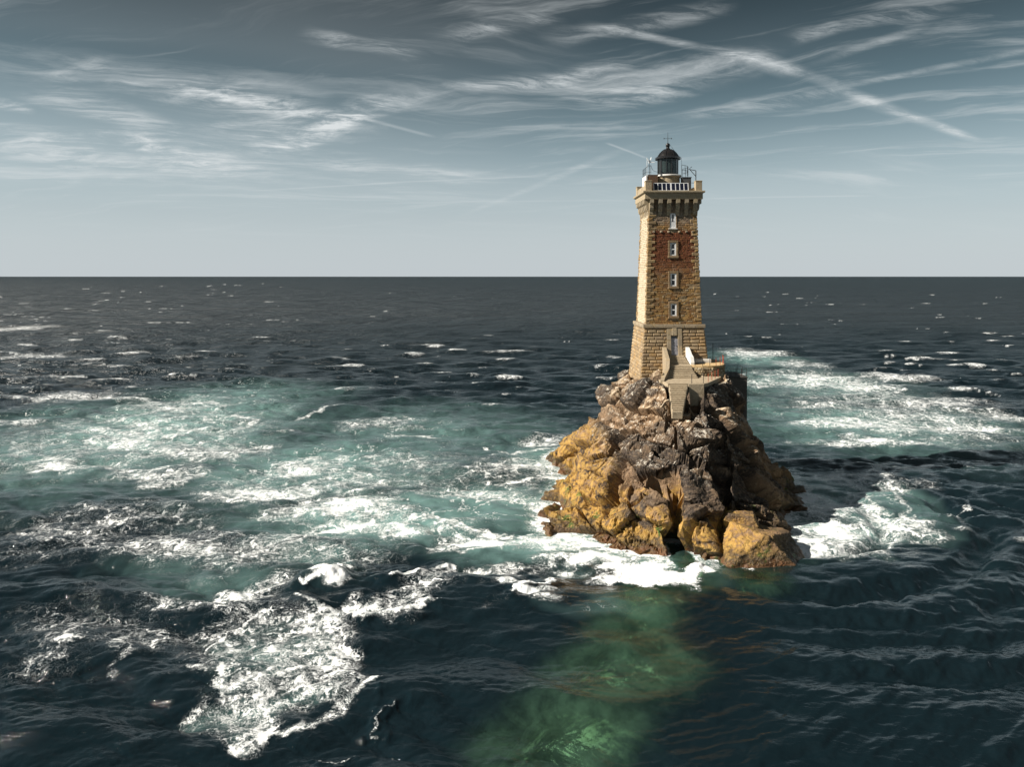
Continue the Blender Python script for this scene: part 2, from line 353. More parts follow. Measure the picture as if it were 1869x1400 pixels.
# sea floor ridge in front (seen through the water)
RIDGE = [(17.5, 65, -.4, 3.0), (12.5, 60, -1.5, 1.9), (8.8, 54.5, -1.3, 2.2), (9.0, 48.8, -.85, 3.3), (5.0, 44.5, -1.1, 3.2), (1.6, 39.5, -1.4, 3.6), (13.5, 63.5, -.7, 2.2), (20.5, 62.8, -.5, 2.4)]
def bed_z(x, y):
    z = np.full_like(x, -7.5)
    for (ax, ay, az, aw), (bx, by, bz, bw) in zip(RIDGE[:-2], RIDGE[1:-1]):
        L2 = (bx-ax)**2+(by-ay)**2; t = np.clip(((x-ax)*(bx-ax)+(y-ay)*(by-ay))/L2, 0, 1)
        d = np.hypot(x-ax-t*(bx-ax), y-ay-t*(by-ay)); wd = aw+(bw-aw)*t; zz = az+(bz-az)*t
        z = np.maximum(z, zz-1.6*(d/wd)**2)
    for ax, ay, az, aw in RIDGE: z = np.maximum(z, az-1.5*(np.hypot(x-ax, y-ay)/aw)**2)
    z = np.maximum(z, -7.5)
    return z+.55*fbm2(x*.3, y*.3, 3, 41)+.10*fbm2(x*1.3, y*1.3, 2, 43)

# ------------------------------------------------------------------ materials
def mat_rock():
    m, t, p, o = mat_new('wet_granite_with_lichen')
    P = t.node('ShaderNodeNewGeometry'); pos = P.outputs['Position']; nz = t.sep(P.outputs['Normal'])[2]; z = t.sep(pos)[2]; px = t.sep(pos)[0]
    n1 = t.noise(pos, .35, 5, .6); n2 = t.noise(pos, 1.7, 6, .65, .4); n3 = t.noise(pos, 6.0, 5, .7); n4 = t.noise(pos, 18, 4, .7)
    strat = t.noise(t.vm('MULTIPLY', t.vm('ADD', pos, t.vm('SCALE', pos, scale=.0)), (2.2, 2.2, 6.0)), .9, 5, .65, .8)
    tone = t.attr('tone')
    col = t.mix(t.ss(tone, .2, .85), (.034, .024, .018), (.25, .155, .085))
    col = t.mix(t.ss(n2, .40, .70, 0, .6), col, (.085, .06, .042))
    col = t.mix(t.ss(strat, .48, .68, 0, .6), col, (.22, .15, .088))
    col = t.mix(t.ss(n3, .56, .74), col, (.36, .27, .175))
    # pale weathered stone and guano on ledges near the top
    zz = t.m('MULTIPLY_ADD', n1, 5.0, t.m('SUBTRACT', z, 2.5))
    hi = t.m('MULTIPLY', t.ss(zz, 9.0, 11.8), t.ss(nz, .25, .7))
    col = t.mix(t.m('MULTIPLY', t.m('MULTIPLY', hi, t.ss(tone, .25, .6)), t.ss(n2, .40, .60, .05, .9)), col, (.52, .40, .26))
    gu = t.m('MULTIPLY', t.m('MULTIPLY', t.ss(zz, 5.0, 7.5), t.ss(nz, .35, .8)), t.ss(t.noise(t.vm('MULTIPLY', pos, (1, 1, .35)), 2.6, 6, .72, 1.0), .50, .62))
    col = t.mix(t.m('MULTIPLY', gu, .8), col, (.74, .68, .58))
    # ochre lichen and weed belt above the water
    lz = t.m('MULTIPLY_ADD', n1, 4.5, t.m('SUBTRACT', z, 2.25)); lz = t.m('MULTIPLY_ADD', tone, -3.0, t.m('ADD', lz, 1.5))
    left = t.ss(px, 25.0, 20.0)
    lich = t.m('MULTIPLY', t.m('MULTIPLY', t.ss(lz, 4.1, 2.5), t.ss(n2, .36, .54)), t.m('MULTIPLY_ADD', left, .85, .15))
    ochre = t.mix(t.ss(n2, .35, .65), (.31, .155, .025), (.48, .30, .085)); ochre = t.mix(t.ss(n3, .45, .7), ochre, (.42, .225, .018))
    ochre = t.mix(t.ss(n4, .52, .70), ochre, (.09, .055, .02))
    col = t.mix(t.m('MULTIPLY', lich, .92), col, ochre)
    # left flank lichen higher up
    lf = t.m('MULTIPLY', t.m('MULTIPLY', t.ss(px, 11.8, 9.0), t.ss(z, 9.0, 6.5)), t.ss(n2, .40, .56))
    col = t.mix(t.m('MULTIPLY', lf, .8), col, ochre)
    # dark and reddish weed at the tide line, green tufts
    tz = t.m('MULTIPLY_ADD', n2, 1.8, t.m('SUBTRACT', z, .9))
    col = t.mix(t.m('MULTIPLY', t.ss(tz, 1.7, .5), t.ss(n3, .28, .52)), col, (.050, .034, .014))
    col = t.mix(t.m('MULTIPLY', t.ss(tz, .80, .10), t.ss(n1, .40, .58, .25, .85)), col, t.mix(t.ss(n4, .4, .6), (.085, .026, .012), (.20, .09, .025)))
    gr = t.m('MULTIPLY', t.m('MULTIPLY', t.ss(t.noise(pos, .55, 3, .5), .60, .68), t.ss(z, 3.4, 2.0)), t.ss(n3, .42, .55))
    col = t.mix(gr, col, (.05, .10, .008))
    uw = t.ss(z, .1, -.5)
    col = t.mix(uw, col, t.mix(t.ss(n2, .4, .62), (.05, .07, .012), (.38, .40, .10)))
    t.put(p.inputs['Base Color'], col)
    t.put(p.inputs['Roughness'], t.ss(tz, .2, 1.6, .42, .85))
    hgt = t.m('ADD', t.m('MULTIPLY', n2, .5), t.m('ADD', t.m('MULTIPLY', n3, .22), t.m('MULTIPLY', n4, .09)))
    hgt = t.m('ADD', hgt, t.m('MULTIPLY', t.ss(t.voro(t.vm('ADD', pos, t.vm('SCALE', t.noise(pos, 2, 3, .6, 0, 'Color'), scale=.5)), 1.1, 'DISTANCE_TO_EDGE'), 0, .07), .10))
    t.put(p.inputs['Normal'], t.bump(hgt, .75, .45))
    return m
M_ROCK = mat_rock()
def mat_stone(name, cols, mottling=.5, rust=None, rough=.85, spread=1.0, bump=.35, lich=None):
    """per-stone colour from the rnd attribute, plus grain"""
    m, t, p, o = mat_new(name); co_ = obj_co(t); r = t.attr('rnd')
    ramp = t.node('ShaderNodeValToRGB'); ramp.color_ramp.interpolation = 'LINEAR'
    el = ramp.color_ramp.elements
    while len(el) < len(cols): el.new(.5)
    for i, c in enumerate(cols): el[i].position = i/(len(cols)-1); el[i].color = (*c, 1)
    n2 = t.noise(co_, 2.2, 5, .65, .3); n3 = t.noise(co_, 9, 5, .7)
    t.put(ramp.inputs[0], r); col = ramp.outputs[0]
    col = t.mix(mottling, col, t.mix(t.ss(n3, .3, .7), (.32, .29, .26), (1.45, 1.4, 1.3)), 'MULTIPLY')
    if lich: col = t.mix(t.m('MULTIPLY', t.ss(n2, .52, .66), lich[1]), col, lich[0])
    if rust:
        x, y, z = t.sep(co_)
        streak = t.noise(t.vm('MULTIPLY', co_, (2.6, 2.6, .35)), 1.0, 5, .65, .3)
        zone = t.m('MULTIPLY', t.ss(z, 11.5, 16.2), t.ss(z, 19.35, 19.0))
        zone = t.m('MAXIMUM', zone, t.m('MULTIPLY', t.ss(z, 18.8, 20.5), .35))
        k = t.m('MULTIPLY', zone, t.ss(streak, .26, .46))
        col = t.mix(t.m('MULTIPLY', k, .92), col, t.mix(t.ss(n3, .35, .65), (.065, .012, .005), (.19, .044, .011)))
        gen = t.m('MULTIPLY', t.ss(streak, .50, .66), .65)
        col = t.mix(gen, col, (.20, .085, .022))
        grey = t.m('MULTIPLY', t.ss(z, 19.4, 20.6), .6)  # greyer top of the shaft: shade under the corbels put into the colour
        col = t.mix(grey, col, t.mix(t.ss(n2, .4, .6), (.17, .15, .125), (.32, .28, .22)))
    t.put(p.inputs['Base Color'], col); t.put(p.inputs['Roughness'], rough)
    t.put(p.inputs['Normal'], t.bump(t.m('ADD', n2, t.m('MULTIPLY', n3, .5)), bump, .06))
    return m
M_BASE = mat_stone('rusticated_granite', [(.20, .145, .085), (.32, .24, .15), (.39, .30, .19), (.33, .215, .10), (.25, .19, .13)], .55, lich=((.36, .23, .08), .45))
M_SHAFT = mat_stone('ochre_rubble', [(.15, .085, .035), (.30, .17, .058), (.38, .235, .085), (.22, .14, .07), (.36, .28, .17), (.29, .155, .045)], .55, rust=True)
M_PALE = mat_stone('pale_rubble', [(.48, .40, .29), (.56, .48, .36), (.52, .43, .30), (.60, .53, .41)], .35, bump=.2)
M_QUOIN = mat_stone('quoin_granite', [(.17, .12, .065), (.28, .20, .11), (.23, .14, .055), (.33, .25, .15)], .6, lich=((.33, .20, .05), .6))
M_MORTAR = mat_stone('lime_mortar', [(.30, .235, .15), (.36, .28, .18)], .5)
M_SURR = mat_stone('brown_window_stone', [(.19, .135, .08), (.26, .185, .11), (.22, .15, .085)], .5, lich=((.26, .14, .045), .6))
M_DRESS = mat_stone('dressed_granite', [(.27, .225, .165), (.36, .295, .21), (.31, .25, .17)], .45, lich=((.37, .25, .10), .5))
M_CORN = mat_stone('weathered_granite', [(.30, .255, .19), (.38, .31, .21)], .45, lich=((.36, .26, .12), .5))
M_CONC = mat_stone('worn_concrete', [(.33, .27, .19), (.43, .36, .26), (.37, .30, .21)], .5, lich=((.22, .165, .105), .75))
M_TERR = mat_stone('ochre_concrete', [(.50, .35, .18), (.56, .41, .22)], .35, lich=((.45, .25, .07), .6))
M_DARKC = mat_stone('dark_concrete', [(.06, .055, .05), (.10, .09, .08)], .5)  # near-black tone for the platform, terrace core and landing foundation
M_RUBBLE = mat_stone('retaining_rubble', [(.20, .15, .09), (.34, .27, .18), (.44, .38, .28), (.28, .20, .10)], .6, lich=((.38, .25, .08), .5))
def mat_plain(name, col, rough=.5, metal=0.0, wear=None, grain=14.0, coat=0.0, amt=.6):
    m, t, p, o = mat_new(name); co_ = obj_co(t); n = t.noise(co_, grain, 5, .7); n2 = t.noise(co_, 2.5, 4, .65)
    c = t.mix(t.ss(n, .25, .75), tuple(v*.78 for v in col), tuple(min(1, v*1.12) for v in col))
    if wear: c = t.mix(t.m('MULTIPLY', t.ss(n2, .54, .66), amt), c, wear)
    t.put(p.inputs['Base Color'], c); t.put(p.inputs['Roughness'], t.ss(n, .2, .8, max(0.03, rough-.1), rough+.12)); t.put(p.inputs['Metallic'], metal)
    t.put(p.inputs['Coat Weight'], coat); return m
M_WHITE = mat_plain('white_paint', (.78, .77, .74), .5, wear=(.55, .47, .37), amt=.35)
M_FRAME = mat_plain('white_window_paint', (.80, .80, .80), .4, wear=(.6, .58, .55), amt=.3)
M_DOOR = mat_plain('grey_lilac_door_paint', (.30, .30, .34), .45, wear=(.18, .15, .13), amt=.4)
M_PANE = mat_plain('dark_window_glass', (.02, .024, .03), .06)
M_BLACK = mat_plain('black_gloss_paint', (.013, .012, .012), .22, wear=(.03, .017, .013), amt=.3, coat=.5)
M_IRON = mat_plain('dark_iron', (.03, .03, .032), .5, .3, wear=(.10, .04, .02))
M_RUST = mat_plain('rust_red_iron', (.34, .055, .022), .65, wear=(.16, .05, .02))
M_GREY = mat_plain('grey_cabinet_paint', (.085, .09, .095), .5, wear=(.16, .10, .06), amt=.5)
M_BROWN = mat_plain('rust_and_shade_brown', (.13, .075, .045), .7, wear=(.25, .10, .03))  # rust brown for the roof, also the shade colour of the hut front
M_CELL = mat_plain('solar_cells', (.012, .016, .034), .12, grain=30)
M_ALU = mat_plain('white_aluminium', (.72, .73, .74), .35)
def mat_glass():
    m, t, p, o = mat_new('lantern_glass'); t.put(p.inputs['Base Color'], (.035, .05, .05)); t.put(p.inputs['Roughness'], .05)
    t.put(p.inputs['IOR'], 1.5); tr = t.node('ShaderNodeBsdfTransparent'); t.put(tr.inputs[0], (.55, .62, .62))
    mx = t.node('ShaderNodeMixShader'); t.put(mx.inputs[0], .32); t.l.new(p.outputs[0], mx.inputs[1]); t.l.new(tr.outputs[0], mx.inputs[2]); t.l.new(mx.outputs[0], o.inputs[0]); return m
M_GLASS = mat_glass()
M_LENS = mat_plain('lens_glass', (.30, .36, .34), .08, coat=.5)

# ------------------------------------------------------------------ rock islet mesh
def grid_mesh(name, V, ny, nx, mat, keep=None, smooth=True):
    idx = np.arange(ny*nx).reshape(ny, nx)
    q = np.stack([idx[:-1, :-1], idx[:-1, 1:], idx[1:, 1:], idx[1:, :-1]], -1).reshape(-1, 4)
    if keep is not None: q = q[keep[:-1, :-1].ravel() | keep[1:, 1:].ravel() | keep[:-1, 1:].ravel() | keep[1:, :-1].ravel()]
    used = np.unique(q); rm = np.full(len(V), -1); rm[used] = np.arange(len(used)); V = V[used]; q = rm[q]
    me = bpy.data.meshes.new(name); me.vertices.add(len(V)); me.vertices.foreach_set('co', V.astype(np.float32).ravel())
    me.loops.add(q.size); me.loops.foreach_set('vertex_index', q.ravel().astype(np.int32))
    me.polygons.add(len(q)); me.polygons.foreach_set('loop_start', (np.arange(len(q))*4).astype(np.int32))
    me.polygons.foreach_set('use_smooth', np.full(len(q), smooth)); me.update(calc_edges=True); me.materials.append(mat)
    o = bpy.data.objects.new(name, me); COL.objects.link(o); return o, used
rock, used = grid_mesh('rock_islet', VR, NY, NX, M_ROCK, keep=(R > -3.5), smooth=False)
a = rock.data.attributes.new('tone', 'FLOAT', 'POINT'); a.data.foreach_set('value', tone[used].astype(np.float32))
meta(rock, 'rugged brown and ochre rock islet rising out of the sea under the lighthouse', kind='structure')
bx_, by_ = np.meshgrid(np.arange(-26, 46, .4), np.arange(30, 84, .4))
bz_ = bed_z(bx_, by_)
def mat_bed():
    m, t, p, o = mat_new('algae_covered_sea_floor'); pos = t.node('ShaderNodeNewGeometry').outputs['Position']
    n = t.noise(pos, .28, 4, .58, .2); n2 = t.noise(pos, 2.2, 5, .65)
    c = t.mix(t.ss(n, .38, .60), (.20, .23, .12), (.50, .53, .36)); c = t.mix(t.ss(n2, .50, .75, 0, .5), c, (.18, .21, .08))
    t.put(p.inputs['Base Color'], c); t.put(p.inputs['Roughness'], .9); return m
bed, _ = grid_mesh('sea_floor', np.stack([bx_.ravel(), by_.ravel(), bz_.ravel()], -1), bx_.shape[0], bx_.shape[1], mat_bed())
meta(bed, 'pale green weed covered sea floor seen through the water', kind='structure')

# boulders that lie loose against the islet
def boulder(name, c, size, yaw, tilt, seed, label, cuts, flat=1.0):
    import bmesh
    bm = bmesh.new(); bmesh.ops.create_icosphere(bm, subdivisions=6, radius=1.0)
    P = np.array([v.co[:] for v in bm.verts]); d = P/np.linalg.norm(P, axis=1)[:, None]
    r = np.ones(len(P))*1.25
    for nx_, ny_, nz_, dd in cuts:
        n = np.array((nx_, ny_, nz_), float); n /= np.linalg.norm(n); k = d@n; r = np.where(k > .05, np.minimum(r, dd/np.maximum(k, .05)), r)
    r = r*(1+.05*vnoise3(d[:, 0]*2.5+seed, d[:, 1]*2.5, d[:, 2]*2.5, seed)+.035*vnoise3(d[:, 0]*7, d[:, 1]*7+seed, d[:, 2]*7, seed+1)+.02*vnoise3(d[:, 0]*18, d[:, 1]*18, d[:, 2]*18, seed+2))
    V = d*r[:, None]*np.array(size)
    for v, q in zip(bm.verts, V): v.co = q
    me = bpy.data.meshes.new(name); bm.to_mesh(me); bm.free(); me.materials.append(M_ROCK)
    at_ = me.attributes.new('tone', 'FLOAT', 'POINT'); at_.data.foreach_set('value', np.clip(.55+.4*vnoise3(V[:, 0], V[:, 1], V[:, 2], seed), 0, 1).astype(np.float32))
    o = bpy.data.objects.new(name, me); COL.objects.link(o); o.location = c; o.rotation_euler = (tilt[0], tilt[1], yaw)
    return meta(o, label, 'boulder')
boulder('boulder', (22.7, 67.6, -.1), (4.2, 3.1, 2.9), .25, (.0, .22), 3, 'big ochre weed covered boulder at the right front foot of the rock',
        [(0, 0, 1, .82), (-.8, -.3, .6, .86), (.5, -.6, .8, .8), (-.3, -1, .35, .85), (1, 0, .3, .95), (0, 1, .4, .9), (-1, .2, .2, .9)])
boulder('boulder', (21.7, 69.6, 2.35), (1.75, 1.3, 1.0), .5, (.1, .1), 8, 'small rounded boulder resting on top of the big ochre boulder',
        [(0, 0, 1, .8), (-.7, -.7, .3, .8), (.7, -.5, .4, .85), (.4, .8, .3, .9)])

# ------------------------------------------------------------------ lighthouse
TX, TY, TZ = 19.72, 93.6, 12.0
LH = empty('lighthouse', (TX, TY, TZ), 'square stone lighthouse with black domed lantern standing on the rock islet', 'lighthouse')
def hw_base(z): return 3.62+(7.25-z)*.094            # z local; belt underside 7.25
def hw_shaft(z): return 3.365-(z-7.65)*.0348
def face_pt(face, s, z, wd):
    if face == 0: return (s, -wd, z)
    if face == 1: return (-wd, -s, z)
    if face == 2: return (-s, wd, z)
    return (wd, s, z)
def tapered(mb, z0, z1, hw, inset):
    a, b = hw(z0)-inset, hw(z1)-inset
    vs = [(-a, -a, z0), (a, -a, z0), (a, a, z0), (-a, a, z0), (-b, -b, z1), (b, -b, z1), (b, b, z1), (-b, b, z1)]
    mb.add(vs, [(3, 2, 1, 0), (4, 5, 6, 7), (0, 1, 5, 4), (1, 2, 6, 5), (2, 3, 7, 6), (3, 0, 4, 7)], .5)
mb = MB(); tapered(mb, -2.2, 7.25, hw_base, .03); tapered(mb, 7.65, 23.4, hw_shaft, .03); mb.build('wall', M_MORTAR, LH)
def stone(mb, face, f0, f1, z0, z1, hw, bulge, gap=.02, rough=.03, edge=None, r=None):
    """rock-faced block between fractions f0..f1 of the face width"""
    def ring(ins, d, j):
        q = []
        for f, z, sf, sz in ((f0, z0, 1, 1), (f1, z0, -1, 1), (f1, z1, -1, -1), (f0, z1, 1, -1)):
            zz = z+sz*(gap+ins)+random.uniform(-j, j); wd = hw(zz)
            q.append(face_pt(face, f*wd+sf*(gap+ins)+random.uniform(-j, j), zz, wd+d+random.uniform(-j, j)))
        return q
    if edge is None: edge = bulge*.9
    vs = ring(0, -.05, 0)+ring(0, .012, 0)+ring(edge, bulge, rough)
    zc = (z0+z1)/2; wd = hw(zc); vs.append(face_pt(face, (f0+f1)/2*wd+random.uniform(-.05, .05), zc, wd+bulge*random.uniform(.95, 1.35)))
    fs = [(a, (a+1) % 4, 4+(a+1) % 4, 4+a) for a in range(4)]+[(4+a, 4+(a+1) % 4, 8+(a+1) % 4, 8+a) for a in range(4)]+[(8+a, 8+(a+1) % 4, 12) for a in range(4)]
    mb.add(vs, fs, r)
# base: rusticated courses, each stone of the two seen faces a piece of its own
DOOR_F = (-.30, .33)
hid = MB(); ch = .405; z = -1.9; row = 0
while z < 7.2:
    z1 = min(z+ch, 7.24)
    for face in range(4):
        wd = hw_base(z); f = -1.0; first = True
        while f < .999:
            L = (random.uniform(.75, 1.15))/wd
            if first: L *= (.55 if row % 2 else 1.0); first = False
            f1 = f+L
            if f1 > .90: f1 = 1.0
            if face == 0 and z1 > 3.75:          # leave the door case free
                d0, d1 = -.92/wd+.02/wd, .92/wd
                if f < d0 < f1: f1 = d0
                if d0-1e-6 <= f < d1: f = d1; continue
            if (f1-f)*wd > .12:
                if face < 2 and z1 > -.6:
                    s_ = MB(); stone(s_, face, f, f1, z, z1, hw_base, .085, .018, .02); s_.build('stone', M_BASE, LH)
                else: stone(hid, face, f, f1, z, z1, hw_base, .085, .018, .02)
            f = f1
    z = z1; row += 1
hid.build('rear_base_stones', M_BASE, LH, kind='stuff')
# belt course
for face in range(4):
    n = 6
    for i in range(n):
        s0, s1 = -3.80+7.6*i/n, -3.80+7.6*(i+1)/n
        b_ = MB()
        def fn(x, y, z, face=face): return face_pt(face, x, z, y)
        b_.box(s0+.008, s1-.008, 3.30, 3.80 if face in (0, 2) else 3.798, 7.25, 7.66, .03, .006, fn); b_.build('belt_stone', M_DRESS, LH)
# shaft windows (local z ranges) and door
WIN = [(21.25, 19.42, 'A'), (17.6, 16.05, 'B'), (13.85, 12.3, 'C'), (10.15, 8.67, 'D')]
holes = [(-.62, .62, b-.32, a+.30) for a, b, k in WIN if k != 'A']+[(-.5, .5, 19.1, 21.5)]
for face in range(4):
    mbs = MB(); z = 7.68
    while z < 22.9:
        z1 = min(z+random.choice([.17, .2, .23, .26, .21]), 22.95); wd = hw_shaft(z)
        segs = [(-wd+.30, wd-.30)]
        if face == 0:
            for h0, h1, hz0, hz1 in holes:
                if z1 > hz0 and z < hz1: segs = [(-wd+.30, h0), (h1, wd-.30)]
        for a, b in segs:
            s_ = a
            while s_ < b-.03:
                e = s_+random.choice([.3, .42, .55, .65, .8])*random.uniform(.85, 1.15)
                if b-e < .18: e = b
                stone(mbs, face, s_/wd, e/wd, z, z1, hw_shaft, random.uniform(.015, .06), random.uniform(.008, .018), .008, .022)
                s_ = e
        z = z1
    mbs.build('rubble_stones', M_PALE if face == 1 else M_SHAFT, LH, kind='stuff')  # left face gets paler stones than the other three
# quoins
for cx, cy in ((-1, -1), (1, -1), (-1, 1), (1, 1)):
    z = 7.68; k = 0
    while z < 22.8:
        h = random.uniform(.36, .43); z1 = min(z+h, 22.9)
        la, lb = ((.80, .48) if k % 2 else (.46, .82)); la *= random.uniform(.85, 1.12); lb *= random.uniform(.85, 1.12)
        d = random.uniform(.06, .11)
        def fn(x, y, zz, cx=cx, cy=cy): wd = hw_shaft(zz); return (cx*(wd-x), cy*(wd-y), zz)
        q = MB(); q.box(-d, la, -d, lb, z+.012, z1-.012, .055, .028, fn)
        if cx*cy < 0: q.f = [f[::-1] for f in q.f]
        q.build('quoin', M_QUOIN, LH); z = z1; k += 1
# window sets
def window(z1, z0, kind):
    wd = hw_shaft((z0+z1)/2)
    F = MB(); y0, y1 = -(wd+.02), -(wd+.075)
    yb = lambda a: -(wd+a)
    hwid = .37
    fr = MB()
    fr.box(-hwid, -hwid+.11, yb(.06), yb(-.02), z0, z1, .01); fr.box(hwid-.11, hwid, yb(.06), yb(-.02), z0, z1, .01)
    fr.box(-hwid+.112, hwid-.112, yb(.058), yb(-.02), z1-.13, z1, .01); fr.box(-hwid+.112, hwid-.112, yb(.058), yb(-.02), z0, z0+.14, .01)
    root = None
    if kind == 'A':
        fr.box(-hwid+.112, hwid-.112, yb(.05), yb(-.02), z0+.14, z0+.82, .01); fr.box(-hwid+.112, -.1, yb(.05), yb(-.02), z0+.83, z1-.14, .01); fr.box(.1, hwid-.112, yb(.05), yb(-.02), z0+.83, z1-.14, .01)
        root = fr.build('window', M_FRAME, LH)
        g = MB(); g.box(-.099, .099, yb(.02), yb(-.025), z0+.83, z1-.14); g.build('pane', M_PANE, root)
        b_ = MB(); b_.box(-hwid+.112, hwid-.112, yb(.062), yb(.045), z0+.795, z0+.845, .008); b_.build('transom', M_IRON, root)
    else:
        zm = (z0+z1)/2; fr.box(-hwid+.112, hwid-.112, yb(.05), yb(-.02), zm-.07, zm+.07, .01)
        fr.box(-hwid+.112, -.19, yb(.05), yb(-.02), z0+.14, zm-.07, .008); fr.box(.19, hwid-.112, yb(.05), yb(-.02), z0+.14, zm-.07, .008)
        fr.box(-hwid+.112, -.19, yb(.05), yb(-.02), zm+.07, z1-.13, .008); fr.box(.19, hwid-.112, yb(.05), yb(-.02), zm+.07, z1-.13, .008)
        root = fr.build('window', M_FRAME, LH)
        for a, b in ((z0+.14, zm-.07), (zm+.07, z1-.13)):
            g = MB(); g.box(-.189, .189, yb(.02), yb(-.025), a, b); g.build('pane', M_PANE, root)
    d = .11 if kind != 'A' else .09
    out = .62 if kind != 'A' else .5
    for sx in (-1, 1):
        n = 3
        for i in range(n):
            a, b = z0-.02+(z1-z0+.04)*i/n, z0-.02+(z1-z0+.04)*(i+1)/n; x0, x1 = sorted((sx*(hwid+.004), sx*out))
            j = MB(); j.box(x0, x1, yb(d), yb(-.04), a+.004, b-.004, .02, .006); j.build('jamb_stone', M_SURR, LH)
    l = MB(); l.box(-out, out, yb(d+.004), yb(-.04), z1+.02, z1+.30 if kind != 'A' else z1+.2, .025, .006); l.build('lintel', M_SURR, LH)
    s_ = MB(); s_.box(-out-.04, out+.04, yb(d+.09), yb(-.04), z0-.30 if kind != 'A' else z0-.12, z0-.02, .03, .006); s_.build('sill', M_WHITE if kind == 'A' else M_SURR, LH)
for a, b, k in WIN: window(a, b, k)
# pale drip stones of the old roof line under the top window
for x in (-2.35, -1.45, -.55, .75, 1.65, 2.4):
    wd = hw_shaft(19.0); b_ = MB(); b_.box(x-.14, x+.14, -(wd+.15), -(wd-.02), 18.86, 19.08, .035, .02); b_.build('drip_stone', M_CONC, LH)
# door and its case
wd = hw_base(5.2); yb = lambda a: -(wd+a)
def rake(x, y, z): return (x, y-(hw_base(z)-wd), z)
DZ0, DZ1 = 3.95, 6.18
for sx in (-1, 1):
    for i in range(4):
        a, b = DZ0-.1+(2.55)*i/4, DZ0-.1+2.55*(i+1)/4; x0, x1 = sorted((sx*.42, sx*.92))
        j = MB(); j.box(x0, x1, yb(.13), yb(-.4), a+.005, b-.005, .02, .006, rake); j.build('jamb_stone', M_DRESS, LH)
j = MB(); j.box(-.92, .92, yb(.135), yb(-.4), 6.36, 7.20, .025, .006, rake)
j.build('lintel', M_DRESS, LH)
j = MB(); j.box(-.30, .30, yb(.17), yb(-.4), 6.34, 7.235, .03, .006, rake); j.build('keystone', M_CORN, LH)
door = MB(); door.box(-.415, .415, yb(-.004), yb(-.1), DZ0, 5.98, .012, 0.0, rake); door = door.build('door', M_DOOR, LH)
for zz in (4.45, 5.25): h_ = MB(); h_.box(-.30, .30, yb(.012), yb(-.03), zz, zz+.5, .02, 0.0, rake); h_.build('door_panel', M_DOOR, door)
for zz in (4.72, 5.42): h_ = MB(); h_.box(-.12, -.02, yb(.04), yb(-.02), zz, zz+.12, .02, 0.0, rake); h_.build('hinge_plate', M_IRON, door)
h_ = MB(); h_.box(.16, .36, yb(.05), yb(-.02), 5.02, 5.08, .012, 0.0, rake); h_.build('handle', M_IRON, door)
arch = MB(); n = 12
vs = []; 
for i in range(n+1):
    a = math.pi*i/n; vs += [rake(.415*math.cos(a), yb(-.004), 5.985+.28*math.sin(a))]
arch.add(vs+[(x, y_+.1, zz) for x, y_, zz in vs], [tuple(range(n+1))[::-1], tuple(range(n+1, 2*n+2))]+[(i, i+1, n+2+i, n+1+i) for i in range(n)]); arch.build('fanlight', M_PANE, LH)
k_ = MB(); k_.box(-.42, .42, yb(.06), yb(-.25), 6.25, 6.37, .02, 0.0, rake); k_.build('arch_stone', M_DRESS, LH)
# corbels
def corbel(face, s):
    wd = 2.86; q = MB()
    prof = [(0, 20.95), (.10, 20.98), (.17, 21.18), (.19, 21.5), (.24, 21.56), (.34, 21.68), (.40, 21.9), (.42, 22.32), (.47, 22.36), (.62, 22.42), (.66, 22.5), (.66, 22.94), (-.1, 22.94), (-.1, 20.95)]
    vs = []
    for sx in (-.235, .235):
        for d, z in prof: vs.append(face_pt(face, s+sx, z, wd+d))
    n = len(prof); q.add(vs, [tuple(range(n)), tuple(range(2*n-1, n-1, -1))]+[(i, n+i, n+(i+1) % n, (i+1) % n) for i in range(n)])
    q.build('corbel', M_CORN, LH)
for face in range(4):
    for i in range(6): corbel(face, -2.66+5.32*i/5)
# cornice
mb = MB(); mb.box(-3.53, 3.53, -3.53, 3.53, 22.95, 23.62, .02); mb.build('cornice_band', M_CORN, LH)
mb = MB()
sec = [(3.535, 23.622), (3.60, 23.66), (3.74, 23.72), (3.76, 23.78), (3.76, 23.93), (3.72, 23.96)]
for (a, za), (b, zb) in zip(sec[:-1], sec[1:]):
    for f in range(4):
        mb.add([face_pt(f, -a, za, a), face_pt(f, a, za, a), face_pt(f, b, zb, b), face_pt(f, -b, zb, b)], [(0, 1, 2, 3)])
mb.add([(-3.72, -3.72, 23.96), (3.72, -3.72, 23.96), (3.72, 3.72, 23.96), (-3.72, 3.72, 23.96)], [(0, 1, 2, 3)])
mb.build('cornice', M_CORN, LH)
# parapet
for sx in (-1, 1):
    for sy in (-1, 1):
        mb = MB(); x0, x1 = sorted((sx*3.46, sx*2.66)); y0, y1 = sorted((sy*3.46, sy*2.66)); mb.box(x0, x1, y0, y1, 23.95, 25.12, .035); mb.box(x0-.03, x1+.03, y0-.03, y1+.03, 25.1, 25.22, .03); mb.build('corner_pier', M_CORN, LH)
for sx in (-1, 1):
    for i in range(4):
        y0 = -2.65+5.3*i/4; x0, x1 = sorted((sx*3.40, sx*3.10)); mb = MB(); mb.box(x0, x1, y0+.006, y0+5.3/4-.006, 23.95, 24.72, .03, .01); mb.build('parapet_stone', M_CORN, LH)
for i in range(4):
    x0 = -2.65+5.3*i/4; mb = MB(); mb.box(x0+.006, x0+5.3/4-.006, 3.10, 3.40, 23.95, 24.72, .03, .01); mb.build('parapet_stone', M_CORN, LH)
    mb = MB(); mb.box(x0+.006, x0+5.3/4-.006, -3.0, -2.75, 23.95, 24.30, .03, .01); mb.build('parapet_stone', M_CORN, LH)
